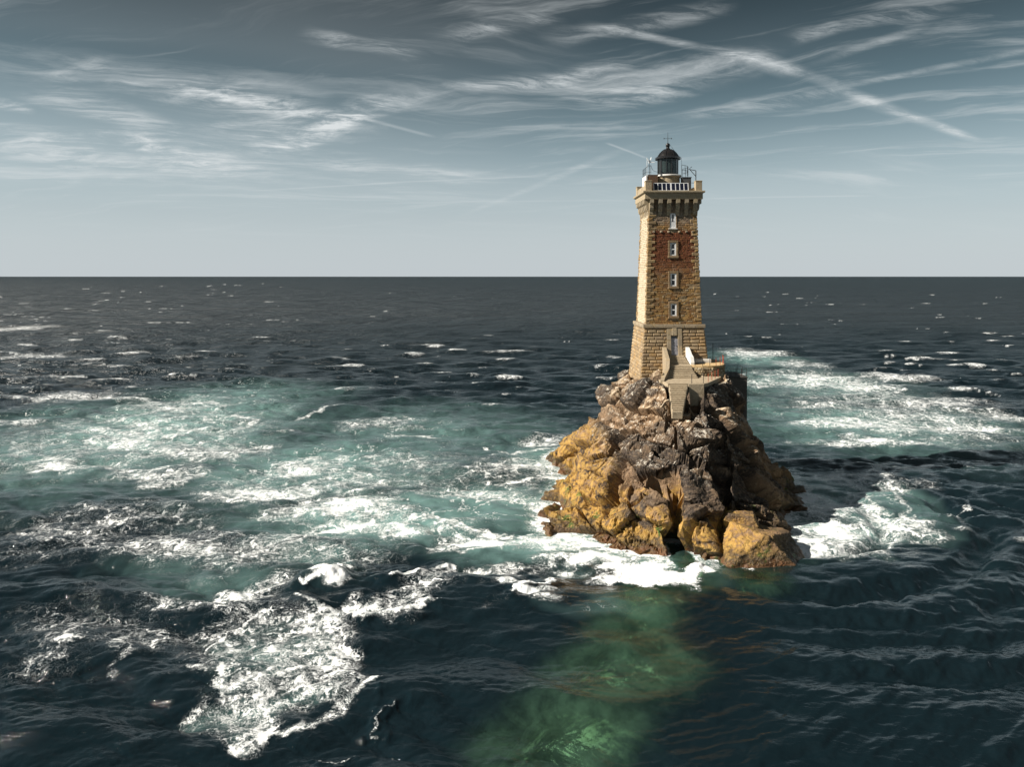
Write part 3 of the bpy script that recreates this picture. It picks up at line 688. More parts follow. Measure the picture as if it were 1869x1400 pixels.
# lantern
drum = MB(); drum.lathe([(1.48, 23.95), (1.48, 25.95), (1.55, 26.0), (1.62, 26.05)], 40); drum = drum.build('lantern_drum', M_CORN, LH)
rim = MB(); rim.lathe([(1.50, 26.051), (1.70, 26.07), (1.72, 26.2), (1.66, 26.26), (1.2, 26.27)], 40); rim.build('gallery_rim', M_WHITE, drum)
lan = MB(); lan.lathe([(1.30, 26.271), (1.30, 26.50), (1.26, 26.5), (1.26, 26.46)], 32); lan = lan.build('lantern_room', M_BLACK, LH)
gl = MB(); gl.lathe([(1.22, 26.45), (1.22, 28.3)], 32, caps=(False, False)); gl.build('lantern_glass', M_GLASS, lan, smooth=True)
for i in range(12):
    a = 2*math.pi*(i+.35)/12; m_ = MB(); m_.tube([(1.26*math.cos(a), 1.26*math.sin(a), 26.45), (1.26*math.cos(a), 1.26*math.sin(a), 28.32)], .055, 6); m_.build('glazing_bar', M_BLACK, lan)
for i in range(3):
    a0 = math.radians(200+i*55); pts = [(1.22*math.cos(a0+t*.09), 1.22*math.sin(a0+t*.09)) for t in range(5)]
    if i == 1: continue
    b_ = MB(); n = 5
    b_.add([(x*1.01, y*1.01, z) for z in (26.45, 28.3) for x, y in pts], [(k, k+1, n+k+1, n+k) for k in range(n-1)]); b_.build('blank_panel', M_BLACK, lan)
ln = MB(); ln.lathe([(.0, 26.4), (.35, 26.4), (.62, 26.75), (.72, 27.3), (.62, 27.85), (.35, 28.15), (0.01, 28.2)], 24); ln.build('lens', M_LENS, lan, smooth=True)
rf = MB(); rf.lathe([(1.30, 28.25), (1.60, 28.30), (1.62, 28.50), (1.52, 28.56), (1.34, 28.62), (1.22, 28.85), (1.0, 29.15), (.72, 29.4), (.42, 29.58), (.27, 29.66), (.22, 29.76), (.20, 29.9), (.26, 29.96)], 32); rf = rf.build('dome', M_BLACK, lan, smooth=False)
for i in range(8):
    a = 2*math.pi*(i+.5)/8; pr = [(1.36, 28.62), (1.24, 28.87), (1.02, 29.17), (.74, 29.42), (.44, 29.6)]
    b_ = MB(); b_.tube([(q*math.cos(a), q*math.sin(a), zz) for q, zz in pr], .03, 5); b_.build('rib', M_BLACK, rf)
bl = MB(); bl.lathe([(.02, 29.8)]+[(.28*math.sin(math.pi*k/12), 30.12-.28*math.cos(math.pi*k/12)) for k in range(1, 12)]+[(.02, 30.4)], 20); bl.build('ball', M_BLACK, rf, smooth=True)
sp = MB(); sp.tube([(0, 0, 30.38), (0, 0, 31.75)], [.04, .018], 6); sp.tube([(-.46, 0, 30.98), (.46, 0, 30.98)], .022, 6)
sp.lathe([(.01, 30.9), (.06, 30.94), (.06, 31.02), (.01, 31.06)], 8, (-.48, 0)); sp.lathe([(.01, 30.9), (.06, 30.94), (.06, 31.02), (.01, 31.06)], 8, (.48, 0)); sp.build('weather_cross', M_IRON, rf)
wr = MB(); wr.tube([(.28, -.05, 30.15), (.8, -.05, 29.45), (1.3, -.05, 28.85), (1.72, -.05, 28.5), (1.75, -.05, 27.6), (1.75, -.05, 26.2)], .018, 5); wr.build('lightning_wire', M_IRON, rf)
# gallery rails on the lantern drum
def rail_arc(a0, a1, n, r, z0, z1, parent, name='gallery_rail'):
    q = MB(); pts = [(r*math.cos(math.radians(a0+(a1-a0)*i/n)), r*math.sin(math.radians(a0+(a1-a0)*i/n))) for i in range(n+1)]
    for x, y in pts: q.tube([(x, y, z0), (x, y, z1)], .024, 5)
    for zz in (z1, (z0+z1)/2): q.tube([(x, y, zz) for x, y in pts], .024, 5)
    q.build(name, M_IRON, parent)
rail_arc(-60, 30, 6, 2.5, 26.1, 27.3, LH)

# things standing on the deck
def thing_mesh(name, mbld, mat, label, cat, loc=(0, 0, 0), group=None):
    o = mbld.build(name, mat); o.location = loc; return meta(o, label, cat, group)
deck = TZ+23.96
for i, cx in enumerate((-1.36, .79)):
    pan = empty('solar_panel', (TX+cx+.0, TY-3.28, deck), ('left' if i == 0 else 'right')+' one of two white framed solar panel racks on the front of the tower deck', 'solar panel', 'solar panels on the deck')
    W, Ht = 2.06, 1.0
    def fn(x, y, z): return (x, y+z*.22, z)
    for k in range(4):
        x0 = -W/2+W*k/4; c_ = MB(); c_.box(x0+.055, x0+W/4-.055, -.012, .02, .08, Ht-.06, .004, 0, fn); c_.build('cell_module', M_CELL, pan)
    for k in range(5):
        x0 = -W/2+W*k/4; c_ = MB(); c_.box(x0-.045, x0+.045, -.02, .03, .035, Ht-.01, .006, 0, fn); c_.build('frame_bar', M_ALU, pan)
    c_ = MB(); c_.box(-W/2-.04, W/2+.04, -.022, .032, Ht-.058, Ht+.012, .006, 0, fn); c_.build('frame_rail', M_ALU, pan)
    c_ = MB(); c_.box(-W/2-.04, W/2+.04, -.022, .032, 0.0, .075, .006, 0, fn); c_.build('frame_rail', M_ALU, pan)
# equipment hut on the left of the deck
hut = empty('equipment_hut', (TX-2.55, TY-.6, deck), 'white equipment hut with rusty top and brown painted-in shade on its front beside the lantern', 'hut')
b_ = MB(); b_.box(-.55, .95, -1.1, 1.3, .004, 2.1, .02); b_.build('hut_body', M_WHITE, hut)
b_ = MB(); b_.box(-.45, .93, -1.13, -1.104, .1, 2.06, .008); b_.build('front_shade_sheet', M_BROWN, hut)  # brown sheet paints the shade on the white hut's front face
b_ = MB(); b_.box(-.30, 1.0, -1.15, 1.32, 2.105, 2.2, .02); b_.build('roof_sheet', M_BROWN, hut)
b_ = MB(); b_.box(-.575, -.555, -.5, .2, .3, 1.3, .005); b_.build('hatch', M_ALU, hut)
hr = MB()
for y in (-1.0, -.4, .2, .8, 1.2): hr.tube([(-.5, y, 2.0), (-.5, y, 3.1)], .022, 5)
for zz in (2.55, 3.1): hr.tube([(-.5, -1.0, zz), (-.5, 1.2, zz)], .022, 5); hr.tube([(-.5, -1.0, zz), (0.1, -1.0, zz+.25*(zz > 3))], .022, 5)
hr.tube([(0.1, -1.0, 2.1), (.1, -1.0, 3.4), (-.2, -1, 3.4), (-.5, -1.0, 3.1)], .022, 5); hr.tube([(.1, -1.0, 3.35), (.35, -1.0, 2.75), (.7, -1.0, 2.6), (1.1, -.9, 2.55)], .02, 5)
hr.build('roof_rail', M_IRON, hut)
wt = empty('wind_turbine', (TX-2.62, TY-1.55, deck+.004), 'small white three bladed wind turbine rising above the hut', 'wind turbine')
b_ = MB(); b_.tube([(0, 0, 0), (0, 0, 3.75)], .032, 6); b_.build('mast', M_IRON, wt)
b_ = MB(); b_.tube([(0, -.14, 3.78), (0, -.1, 3.78), (0, .3, 3.78)], [.03, .075, .05], 8); b_.box(-.012, .012, .25, .5, 3.68, 4.0); b_.build('nacelle', M_ALU, wt)
for a in (72, 128, -4):
    a = math.radians(a); dxx, dzz = math.cos(a), math.sin(a); px_, pz_ = -dzz, dxx
    b_ = MB(); vs = []
    for t_, wd_ in ((.04, .03), (.14, .065), (.62, .025)):
        for sy in (-1, 1): vs += [(dxx*t_+px_*wd_*sy, -.12+.02*sy, 3.78+dzz*t_+pz_*wd_*sy), (dxx*t_+px_*wd_*sy*.7, -.10+.02*sy, 3.78+dzz*t_+pz_*wd_*sy*.7)]
    fs = []
    for i in range(2): o_ = i*4; fs += [(o_, o_+2, o_+6, o_+4), (o_+1, o_+5, o_+7, o_+3), (o_, o_+4, o_+5, o_+1), (o_+2, o_+3, o_+7, o_+6)]
    fs += [(8, 10, 11, 9), (0, 1, 3, 2)]
    b_.add(vs, fs); b_.build('blade', M_ALU, wt)
an = MB(); an.tube([(0, 0, 0), (0, 0, 4.3)], [.025, .016], 5); an.tube([(0, 0, 3.3), (0, 0, 4.3)], .032, 6)
thing_mesh('antenna_mast', an, M_ALU, 'thin pale whip antenna left of the wind turbine', 'antenna', (TX-2.95, TY-1.75, deck+.004))
cab = empty('equipment_cabinet', (TX+2.15, TY-.9, deck), 'grey equipment cabinet on the deck right of the lantern', 'cabinet')
b_ = MB(); b_.box(-.62, .48, -.45, .5, .004, 1.85, .02); b_.build('cabinet_body', M_GREY, cab)
b_ = MB(); b_.box(-.68, .54, -.5, .55, 1.855, 1.96, .02); b_.build('cabinet_lid', M_BLACK, cab)
b_ = MB(); b_.box(-.5, .3, -.475, -.452, .4, 1.6, .01); b_.build('cabinet_door', M_GREY, cab)
dv = empty('davit_frame', (TX+2.95, TY-1.6, deck), 'black angled bracket frame beside the right corner pier', 'bracket')
b_ = MB(); b_.tube([(.2, 0, 0), (.2, 0, 2.72)], .055, 6); b_.build('upright', M_IRON, dv)
b_ = MB(); b_.tube([(.2, 0, 2.72), (-.7, 0, 2.9), (-.3, 0, 3.2)], .045, 6); b_.build('arm', M_IRON, dv)
b_ = MB(); b_.tube([(.2, 0, 2.0), (-.55, 0, 2.86)], .04, 6); b_.tube([(.2, 0, 1.2), (-.35, 0, 1.2)], .03, 6); b_.build('brace', M_IRON, dv)

# ------------------------------------------------------------------ stairs, terraces, railings
ST = empty('stone_staircase', (19.72, 86.6, 13.5), 'pale stone steps with side walls climbing to the lighthouse door', 'staircase')
def loc(o0): return lambda x, y, z: (x-o0[0], y-o0[1], z-o0[2])
l1 = loc((19.72, 86.6, 13.5))
ytop = TY-hw_base(4)-.05
for i in range(6):
    z1 = 15.93-.165*i; y0 = ytop-.30*(i+1)-.25; b_ = MB(); b_.box(18.75-.02*i, 20.75+.06*i, y0, ytop+.2-.30*i, 13.6, z1, .02, .008, l1); b_.build('step', M_CONC, ST)
for i in range(7):
    z1 = 15.02-.17*(i+1)+.0; y0 = 86.55-.32*(i+1); b_ = MB(); b_.box(18.5-.22*i, 21.0+.05*i, y0, 86.70-.32*i, 13.45, z1, .02, .008, l1); b_.build('step', M_CONC, ST)
b_ = MB(); b_.box(18.45, 21.1, 86.56, 87.75, 13.5, 15.045, .02, 0, l1); b_.build('landing', M_CONC, ST)
def wallstrip(pts, thick, mat, name, parent, fn):
    """low wall through (x, y, z_bottom, z_top) points"""
    q = MB(); vs = []
    for i, (x, y, zb, zt) in enumerate(pts):
        a = Vector(pts[max(i-1, 0)][:2]); b = Vector(pts[min(i+1, len(pts)-1)][:2]); d = (b-a).normalized(); n_ = Vector((-d.y, d.x))*thick/2
        vs += [fn(x-n_.x, y-n_.y, zb), fn(x+n_.x, y+n_.y, zb), fn(x+n_.x, y+n_.y, zt), fn(x-n_.x, y-n_.y, zt)]
    fs = [(0, 1, 2, 3), tuple(4*(len(pts)-1)+k for k in (3, 2, 1, 0))]
    for i in range(len(pts)-1):
        for k in range(4): fs.append((4*i+k, 4*i+4+k, 4*i+4+(k+1) % 4, 4*i+(k+1) % 4))
    q.add(vs, fs); return q.build(name, mat, parent)
wallstrip([(18.42, ytop+.25, 13, 16.95), (18.42, 89.2, 13, 16.9), (18.36, 87.9, 13, 16.2), (18.34, 87.0, 13, 15.75), (18.0, 85.6, 13, 14.9), (17.1, 83.6, 13, 14.1), (16.7, 82.2, 13, 13.95)], .42, M_DRESS, 'left_side_wall', ST, l1)
wallstrip([(21.25, ytop+.25, 13.5, 16.95), (21.25, 89.4, 13.5, 16.9), (21.32, 88.4, 13.5, 16.15), (21.36, 87.85, 13.5, 15.95), (21.36, 87.5, 13.5, 15.3)], .42, M_WHITE, 'white_side_wall', ST, l1)
# upper terrace
TE = empty('terrace', (23.4, 88, 13.4), 'curved ochre terrace on a rubble wall right of the stairs', 'terrace')
l2 = loc((23.4, 88, 13.4))
edge = [(21.14, 86.35), (22.2, 86.15), (23.4, 86.25), (24.3, 86.7), (25.0, 87.5), (25.45, 88.6), (25.6, 90.2), (25.5, 93.5)]
poly = edge+[(23.2, 93.5), (23.2, 88.2), (21.14, 88.2)]
b_ = MB(); b_.prism(poly, 14.86, 15.05, None, l2); b_.build('slab', M_TERR, TE)
inn = [(x-.08 if x > 23 else x, y+.12) for x, y in edge]+[(23.1, 93.3), (23.1, 88.3), (21.14, 88.3)]
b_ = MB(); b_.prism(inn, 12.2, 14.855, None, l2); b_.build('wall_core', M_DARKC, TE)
def pt_on(edge, t):
    L = [math.dist(a, b) for a, b in zip(edge[:-1], edge[1:])]; s_ = t
    for (a, b, l_) in zip(edge[:-1], edge[1:], L):
        if s_ <= l_: k = s_/l_; return (a[0]+(b[0]-a[0])*k, a[1]+(b[1]-a[1])*k), ((b[0]-a[0])/l_, (b[1]-a[1])/l_)
        s_ -= l_
    return edge[-1], (0, 1)
tot = sum(math.dist(a, b) for a, b in zip(edge[:-1], edge[1:]))
for rw in range(5):
    zb = 13.40+rw*.29; s_ = random.uniform(0, .2)
    while s_ < tot-.3:
        L = random.uniform(.28, .6); (x, y), (dx_, dy_) = pt_on(edge, s_+L/2); nx_, ny_ = dy_, -dx_
        def fn(a, b, c, x=x, y=y, dx_=dx_, dy_=dy_, nx_=nx_, ny_=ny_): return l2(x+dx_*a+nx_*b, y+dy_*a+ny_*b, c)
        b_ = MB(); b_.box(-L/2+.015, L/2-.015, -.2, .06+random.uniform(-.03, .05), zb+.01, zb+.28, .05, .025, fn); b_.f = [f[::-1] for f in b_.f]; b_.build('rubble_stone', M_RUBBLE, TE); s_ += L
# low white kerb along the tower foot
kb = MB(); kb.box(21.6, 24.05, 89.25, 89.62, 15.055, 15.5, .04); thing_mesh('whitewashed_kerb', kb, M_WHITE, 'whitewashed low kerb at the foot of the tower right of the door', 'kerb')
# lower landing and the flight down from it
LL = empty('lower_landing', (20, 83, 12), 'wide worn concrete landing below the terrace with a flight of steps down', 'landing')
l3 = loc((20, 83, 12))
poly = [(16.6, 84.2), (16.75, 82.0), (16.95, 80.45), (20.9, 80.45), (21.4, 80.9), (24.3, 85.9), (24.3, 86.6), (16.9, 86.6)]
b_ = MB(); b_.prism(poly, 13.45, 13.83, None, l3); b_.build('slab', M_CONC, LL)
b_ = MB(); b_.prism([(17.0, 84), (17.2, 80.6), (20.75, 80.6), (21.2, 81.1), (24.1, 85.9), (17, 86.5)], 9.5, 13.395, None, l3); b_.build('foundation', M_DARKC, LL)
b_ = MB(); b_.box(19.2, 20.9, 80.40, 80.62, 11.4, 13.80, .03, 0, l3); b_.build('front_wall', M_CONC, LL)
for i in range(13):
    z1 = 13.83-.178*(i+1); y0 = 80.45-.31*(i+1); b_ = MB(); b_.box(17.05-.04*i+random.uniform(-.05, .05), 19.05-.115*i+random.uniform(-.05, .05), y0, 80.55-.31*i, z1-.75, z1, .018, .012, l3); b_.build('step', M_CONC, LL)
# railings
def railing(name, pts, h, mats, label, rails, group='railings round the landings', r=.033):
    x0, y0, z0 = pts[0]; e = empty(name, pts[0], label, 'railing', group)
    for i, (x, y, z) in enumerate(pts):
        q = MB(); q.tube([(x-x0, y-y0, z-z0-.05), (x-x0, y-y0, z-z0+h)], r, 6); q.build('post', mats[i] if isinstance(mats, list) else mats, e)
    for rh in rails:
        q = MB(); q.tube([(x-x0, y-y0, z-z0+rh) for x, y, z in pts], r*.55, 5); q.build('rail', M_IRON, e)
ps = []
for i in range(8):
    (x, y), _d = pt_on(edge, .25+i*.86); ps.append((x-.05 if i > 3 else x, y+.1, 15.05))
railing('railing', ps, 1.0, [M_IRON, M_IRON, M_IRON, M_RUST, M_RUST, M_RUST, M_RUST, M_RUST], 'railing with rust red posts along the upper terrace edge', (.98, .5))
railing('railing', [(19.6, 80.65, 13.83), (20.9, 80.75, 13.83), (21.7, 81.8, 13.83), (22.45, 83.1, 13.83), (23.15, 84.3, 13.83), (23.8, 85.4, 13.83)], 1.0, [M_IRON, M_IRON, M_RUST, M_RUST, M_RUST, M_RUST], 'railing with red and black posts on the lower landing', (.98,))
# winch platform at the far right
WP = empty('winch_platform', (27.0, 89.5, 9.0), 'dark concrete landing platform on the shaded right edge of the rock', 'platform')
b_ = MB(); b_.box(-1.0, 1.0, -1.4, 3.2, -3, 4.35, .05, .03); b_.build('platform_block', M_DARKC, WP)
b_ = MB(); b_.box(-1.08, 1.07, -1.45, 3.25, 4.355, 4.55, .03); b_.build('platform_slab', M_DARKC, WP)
railing('railing', [(26.1, 88.2, 13.55), (26.7, 88.15, 13.55), (27.35, 88.15, 13.55), (27.98, 88.2, 13.55), (28.0, 90, 13.55), (28.0, 92, 13.55)], .95, M_IRON, 'black railing on the dark platform at the right edge', (.93, .48))
mp = MB(); mp.tube([(0, 0, 0), (0, 0, 2.1)], .04, 6); thing_mesh('mooring_post', mp, M_IRON, 'tall dark iron post at the far corner of the upper terrace', 'post', (25.1, 92.4, 15.05))

# ------------------------------------------------------------------ sea
taus = np.linspace(-.82, .82, 1320)
ext = .82+np.cumsum(np.geomspace(.003, 3.0, 60)); taus = np.r_[-ext[::-1], taus, ext]
tt = np.r_[np.linspace(1700, 1010, 60)[:-1], np.linspace(1010, 2.0, 640)[:-1], np.geomspace(2.0, .25, 24)]
rows = FPX*EYE/tt
SX = rows[:, None]*taus[None, :]; SY = np.repeat(rows[:, None], len(taus), 1)
NR, NC = SX.shape; sx, sy = SX.ravel(), SY.ravel()
sp_r = np.repeat(np.gradient(rows)[:, None], NC, 1).ravel(); sp_c = np.repeat((rows*(1.64/1320))[:, None], NC, 1).ravel()
spc = np.maximum(sp_r, sp_c)
foam = np.zeros(len(sx)); aer = np.zeros(len(sx)); lift = np.zeros(len(sx)); calm = np.zeros(len(sx))
n_a = fbm2(sx*.10, sy*.10, 4, 101); n_b = fbm2(sx*.10+40, sy*.10+9, 4, 102)
near = sy < 420
n_c = fbm2(sx*.28+5, sy*.28, 3, 103); n_d = fbm2(sx*.28, sy*.28+70, 3, 104)
qx_, qy_ = sx+5.5*n_a+2.2*n_c, sy+5.5*n_b+2.2*n_d
def ellipse(arr, u, v, ru, rv, amt, soft=.5, rot=0.0):
    cx, cy = sea_at(u, v); rx = ru*cy/FPX; ry = .5*abs(sea_at(u, v-rv)[1]-sea_at(u, v+rv)[1])
    sel = np.where((np.abs(sx-cx) < rx*2+5) & (np.abs(sy-cy) < ry*2+5))[0]
    a, b = qx_[sel]-cx, qy_[sel]-cy
    if rot: c_, s_ = math.cos(rot), math.sin(rot); a, b = a*c_+b*s_, -a*s_+b*c_
    d = np.hypot(a/rx, b/ry); arr[sel] = np.maximum(arr[sel], amt*1.08*sstep(d, 1.35, 1.35-soft*1.6))
def stroke(arr, pts, wpx, amt, soft=.95, wob=.9, ridge=0.0, asym=0.0):
    P = [sea_at(u, v) for u, v in pts]; W = [wpx*p[1]/FPX for p in P]; W = [w_*1.5 for w_ in W]
    for (ax, ay), (bx, by), wa, wb in zip(P[:-1], P[1:], W[:-1], W[1:]):
        m_ = max(wa, wb)*2+2.5
        sel = np.where((sx > min(ax, bx)-m_) & (sx < max(ax, bx)+m_) & (sy > min(ay, by)-m_) & (sy < max(ay, by)+m_))[0]
        px_, py_ = sx[sel]+wob*1.2*n_a2[sel], sy[sel]+wob*1.2*n_b2[sel]
        L2 = (bx-ax)**2+(by-ay)**2; t = np.clip(((px_-ax)*(bx-ax)+(py_-ay)*(by-ay))/L2, 0, 1)
        d = np.hypot(px_-ax-t*(bx-ax), py_-ay-t*(by-ay)); ww = wa+(wb-wa)*t
        arr[sel] = np.maximum(arr[sel], amt*sstep(d/ww, 1.0, 1.0-soft))
        if ridge: lift[sel] = np.maximum(lift[sel], .42*ridge*np.exp(-(d/(ww*1.1+.3))**2))
n_a2 = fbm2(sx*.55, sy*.55, 3, 111); n_b2 = fbm2(sx*.55+77, sy*.55, 3, 112)
# aerated, milky water
for e in [(290,780,300,85,.80),(430,725,220,36,.50),(600,850,290,70,.68),(760,790,300,70,.40),(700,950,300,45,.85),(900,920,230,55,.66),(980,995,200,36,.95),(1120,1025,130,24,.9),(1000,830,120,40,.55),
          (1560,775,230,55,.60),(1480,700,180,34,.60),(1375,655,100,18,.6),(1530,905,130,60,.68),(1530,975,130,32,.88),(1440,760,110,55,.45),(490,1190,90,55,.50),(490,1290,90,32,.30),(420,1040,220,45,.26),(1090,1110,100,24,.30),(560,1020,100,28,.42),(100,760,160,40,.35),(1750,770,160,40,.4)]: ellipse(aer, *e, .95)
# foam fields
for e in [(150,725,120,12,.50),(330,740,140,22,.44),(240,800,150,22,.55),(110,850,110,16,.58),(380,825,150,22,.58),(300,870,170,16,.5),(560,855,70,32,.56),(480,905,170,20,.62),(620,930,200,22,.60),(850,905,200,22,.44),
          (30,600,60,10,.50),(60,650,80,8,.5),(30,770,60,10,.55),(700,770,130,18,.34),(740,840,150,28,.30),(960,850,110,22,.55),(1000,800,60,12,.50),(1030,860,50,20,.62),
          (360,1000,170,40,.50),(500,985,110,24,.58),(430,1085,120,36,.56),(560,1130,120,38,.60),(650,1110,140,22,.66),(490,1175,75,34,.66),(600,1195,85,36,.60),(430,1240,50,36,.58),(520,1290,120,30,.60),(640,1240,40,32,.6),(470,1325,90,22,.58),(250,1010,110,30,.42),(300,1090,100,22,.36),(240,1180,40,14,.45),
          (130,1000,140,24,.30),(820,1080,90,22,.42),(900,1040,110,18,.50),(700,960,220,16,.70),(880,985,170,18,.78),(1030,1000,130,20,.85),(1120,1035,110,17,.85),(1190,1055,95,18,1.0),
          (1375,645,80,10,.55),(1460,665,70,10,.5),(1420,700,110,12,.45),(1560,705,110,12,.66),(1650,690,80,9,.72),(1500,740,80,10,.45),(1560,775,130,18,.64),(1580,808,130,12,.74),(1700,735,130,20,.52),(1750,780,110,16,.58),(1830,760,70,20,.5),(1640,755,100,14,.55),
          (1520,930,70,32,.55),(1560,880,60,24,.5),(1590,930,34,50,.6),(1530,978,105,20,.88),(1470,985,50,20,.85),(1560,1005,80,12,.66),(1475,930,40,16,.7),(1660,880,90,20,.32),(1430,900,40,14,.5),(200,960,300,80,.30),(130,1150,230,90,.24),(330,1180,180,60,.28),(520,1010,260,50,.36),(600,880,330,60,.33),(250,790,330,80,.33),(900,870,260,60,.26),(1620,740,260,60,.33),(1690,770,200,50,.42),(1480,690,120,20,.55),(1530,930,110,60,.40),(1545,965,105,42,.58),(1615,955,40,40,.58),(760,1100,160,36,.38),(850,1060,120,20,.5),(450,1150,170,90,.38),(530,1245,165,85,.50),(440,1270,70,55,.52),(600,1270,110,50,.52),(560,1180,120,70,.45)]: ellipse(foam, *e, .85)
for e in [(602,1056,34,10,1.0),(772,1046,50,10,1.0),(975,1080,42,10,.98),(1190,1058,100,16,1.05),(1080,1030,120,14,.9)]: ellipse(foam, *e, .6)
for s_ in [([(0,722),(90,728),(180,722),(290,738)],5,.72),([(180,770),(280,752),(350,742)],5,.66),([(330,815),(400,800),(470,770),(420,755)],5,.66),([(530,765),(600,747),(655,741)],4,.60),([(710,790),(800,800)],4,.75),
           ([(60,860),(150,850),(260,860),(330,850)],7,.72),([(0,640),(70,655)],3,.85),([(0,655),(75,654)],2,.8),([(520,985),(600,962),(700,944),(800,948),(900,978)],8,.85),([(700,975),(740,950)],3,.8),([(840,1005),(940,990),(1040,1000)],7,.8),([(780,1005),(850,985),(1000,972)],5,.7),
           ([(400,1230),(400,1290),(440,1340),(520,1340),(600,1310),(680,1250)],8,.80),([(400,1160),(420,1180),(480,1170),(560,1140)],5,.85),([(540,1090),(640,1130),(720,1130),(785,1105)],7,.86),([(210,1230),(240,1180),(300,1160),(360,1150)],6,.42),
           ([(1290,1045),(1330,1030),(1380,1045)],3,.6),([(1420,1030),(1460,1020)],3,.7),([(1600,850),(1640,900),(1650,950),(1620,1000),(1570,1020)],6,.66),([(1440,960),(1480,990),(1560,990)],8,.85),([(1480,700),(1520,690),(1570,705)],4,.9),
           ([(880,815),(930,828),(1000,820)],4,.75),([(700,795),(780,795)],4,.8),([(900,880),(980,870),(1040,858)],5,.75),([(1180,610),(1060,608)],3,.35)]: stroke(foam, s_[0], s_[1]*1.7, s_[2]*.80)
# breaking crests
for pts, wpx, amt, h_ in [([(565,1070),(600,1056),(628,1036)],9,1.15,1.0),([(715,1062),(770,1048),(815,1032)],8,1.15,1.0),([(935,1092),(975,1080),(1010,1060)],7,1.15,.9),([(1110,1052),(1170,1070),(1230,1060),(1285,1040)],12,1.2,.9),([(650,1132),(720,1130),(785,1106)],5,1.0,.5),
        ([(680,1330),(705,1310),(714,1290)],3,.6,.6),([(600,1396),(640,1385)],3,.8,.3),([(1590,702),(1640,690),(1680,695)],4,1.0,.7),([(1400,650),(1430,645)],3,.9,.5),([(1470,712),(1510,705)],4,.95,.5),([(1620,722),(1650,712)],3,1.0,.6),([(1780,715),(1830,722)],3,1.0,.5),([(1700,742),(1760,748)],3,.85,.5),
        ([(1655,955),(1680,948)],3,1.0,.5),([(1738,950),(1765,928)],3.5,1.05,.6),([(1425,592),(1470,592)],2.6,1.1,.6),([(1765,632),(1785,632)],1.6,1.1,.5),([(1715,835),(1770,855)],3,.6,.5),([(1540,818),(1650,812),(1750,822)],5,.85,.5),([(1425,1035),(1450,1015)],3,.7,.1)]:
    stroke(foam, pts, wpx*(1.3 if wpx >= 7 else 1.9), amt*(.95 if wpx >= 7 else .66), .95, .8 if wpx >= 7 else 1.4, h_)
# scattered whitecaps out to the horizon
def caps(n, tmin, tmax, ulo, uhi, gain=1.0, wpx=(3, 16)):
    for _ in range(n):
        t_ = tmin*(tmax/tmin)**RNG.random(); u_ = RNG.uniform(ulo, uhi); cx, cy = sea_at(u_, 504.5+t_)
        if vnoise2(np.array([u_*.006]), np.array([math.log(t_)*2.2]), 171)[0] < RNG.uniform(-.25, .35): continue
        rx = RNG.uniform(*wpx)*cy/FPX*.5*min(1, .4+t_/120); ry = max(RNG.uniform(.2, .4)*rx, .75*cy*cy/(FPX*EYE))
        j0, j1 = np.searchsorted(-tt, -(FPX*EYE/max(cy-2.4*ry, 30))), np.searchsorted(-tt, -(FPX*EYE/(cy+2.4*ry)))
        i0, i1 = np.searchsorted(taus, (cx-1.6*rx)/cy), np.searchsorted(taus, (cx+1.6*rx)/cy)
        if j1 <= j0: j1 = j0+1
        S = (slice(j0, j1+1), slice(i0, i1+1)); d = np.hypot((SX[S]-cx+.15*(SY[S]-cy))/rx, (SY[S]-cy)/ry)+.75*vnoise2(SX[S]/(.45*rx), SY[S]/(.8*ry), 181)
        F_[S] = np.maximum(F_[S], gain*RNG.uniform(.6, 1.0)*sstep(d, 1.15, .3))
F_ = foam.reshape(NR, NC)
caps(260, 4, 45, -80, 1950, .34, (2, 7)); caps(260, 12, 140, -60, 560, .62, (5, 40)); caps(120, 25, 140, -60, 1950, .55, (5, 26)); caps(110, 30, 190, 1250, 1950, .62, (6, 32)); caps(120, 150, 480, -60, 900, .5, (6, 40))
foam = F_.ravel()
# shore foam from the real rock
rz = np.full(len(sx), -8.0); ins = np.where((sx > GX0) & (sx < GX1) & (sy > GY0) & (sy < GY1))[0]
rz[ins] = rock_z(sx[ins], sy[ins])
bz = np.full(len(sx), -8.0); inb = np.where((np.abs(sx-10) < 36) & (sy > 30) & (sy < 84))[0]; bz[inb] = bed_z(sx[inb], sy[inb])
shore = sstep(rz, -2.6, -.2)*(1-.80*sstep(sx, 17.5, 20)*sstep(sy, 76, 72))
foam = np.maximum(foam, .78*shore); aer = np.maximum(aer, .6*sstep(rz, -4.2, -.6)*(1-.95*sstep(sx, 17, 20)*sstep(sy, 78, 74)))
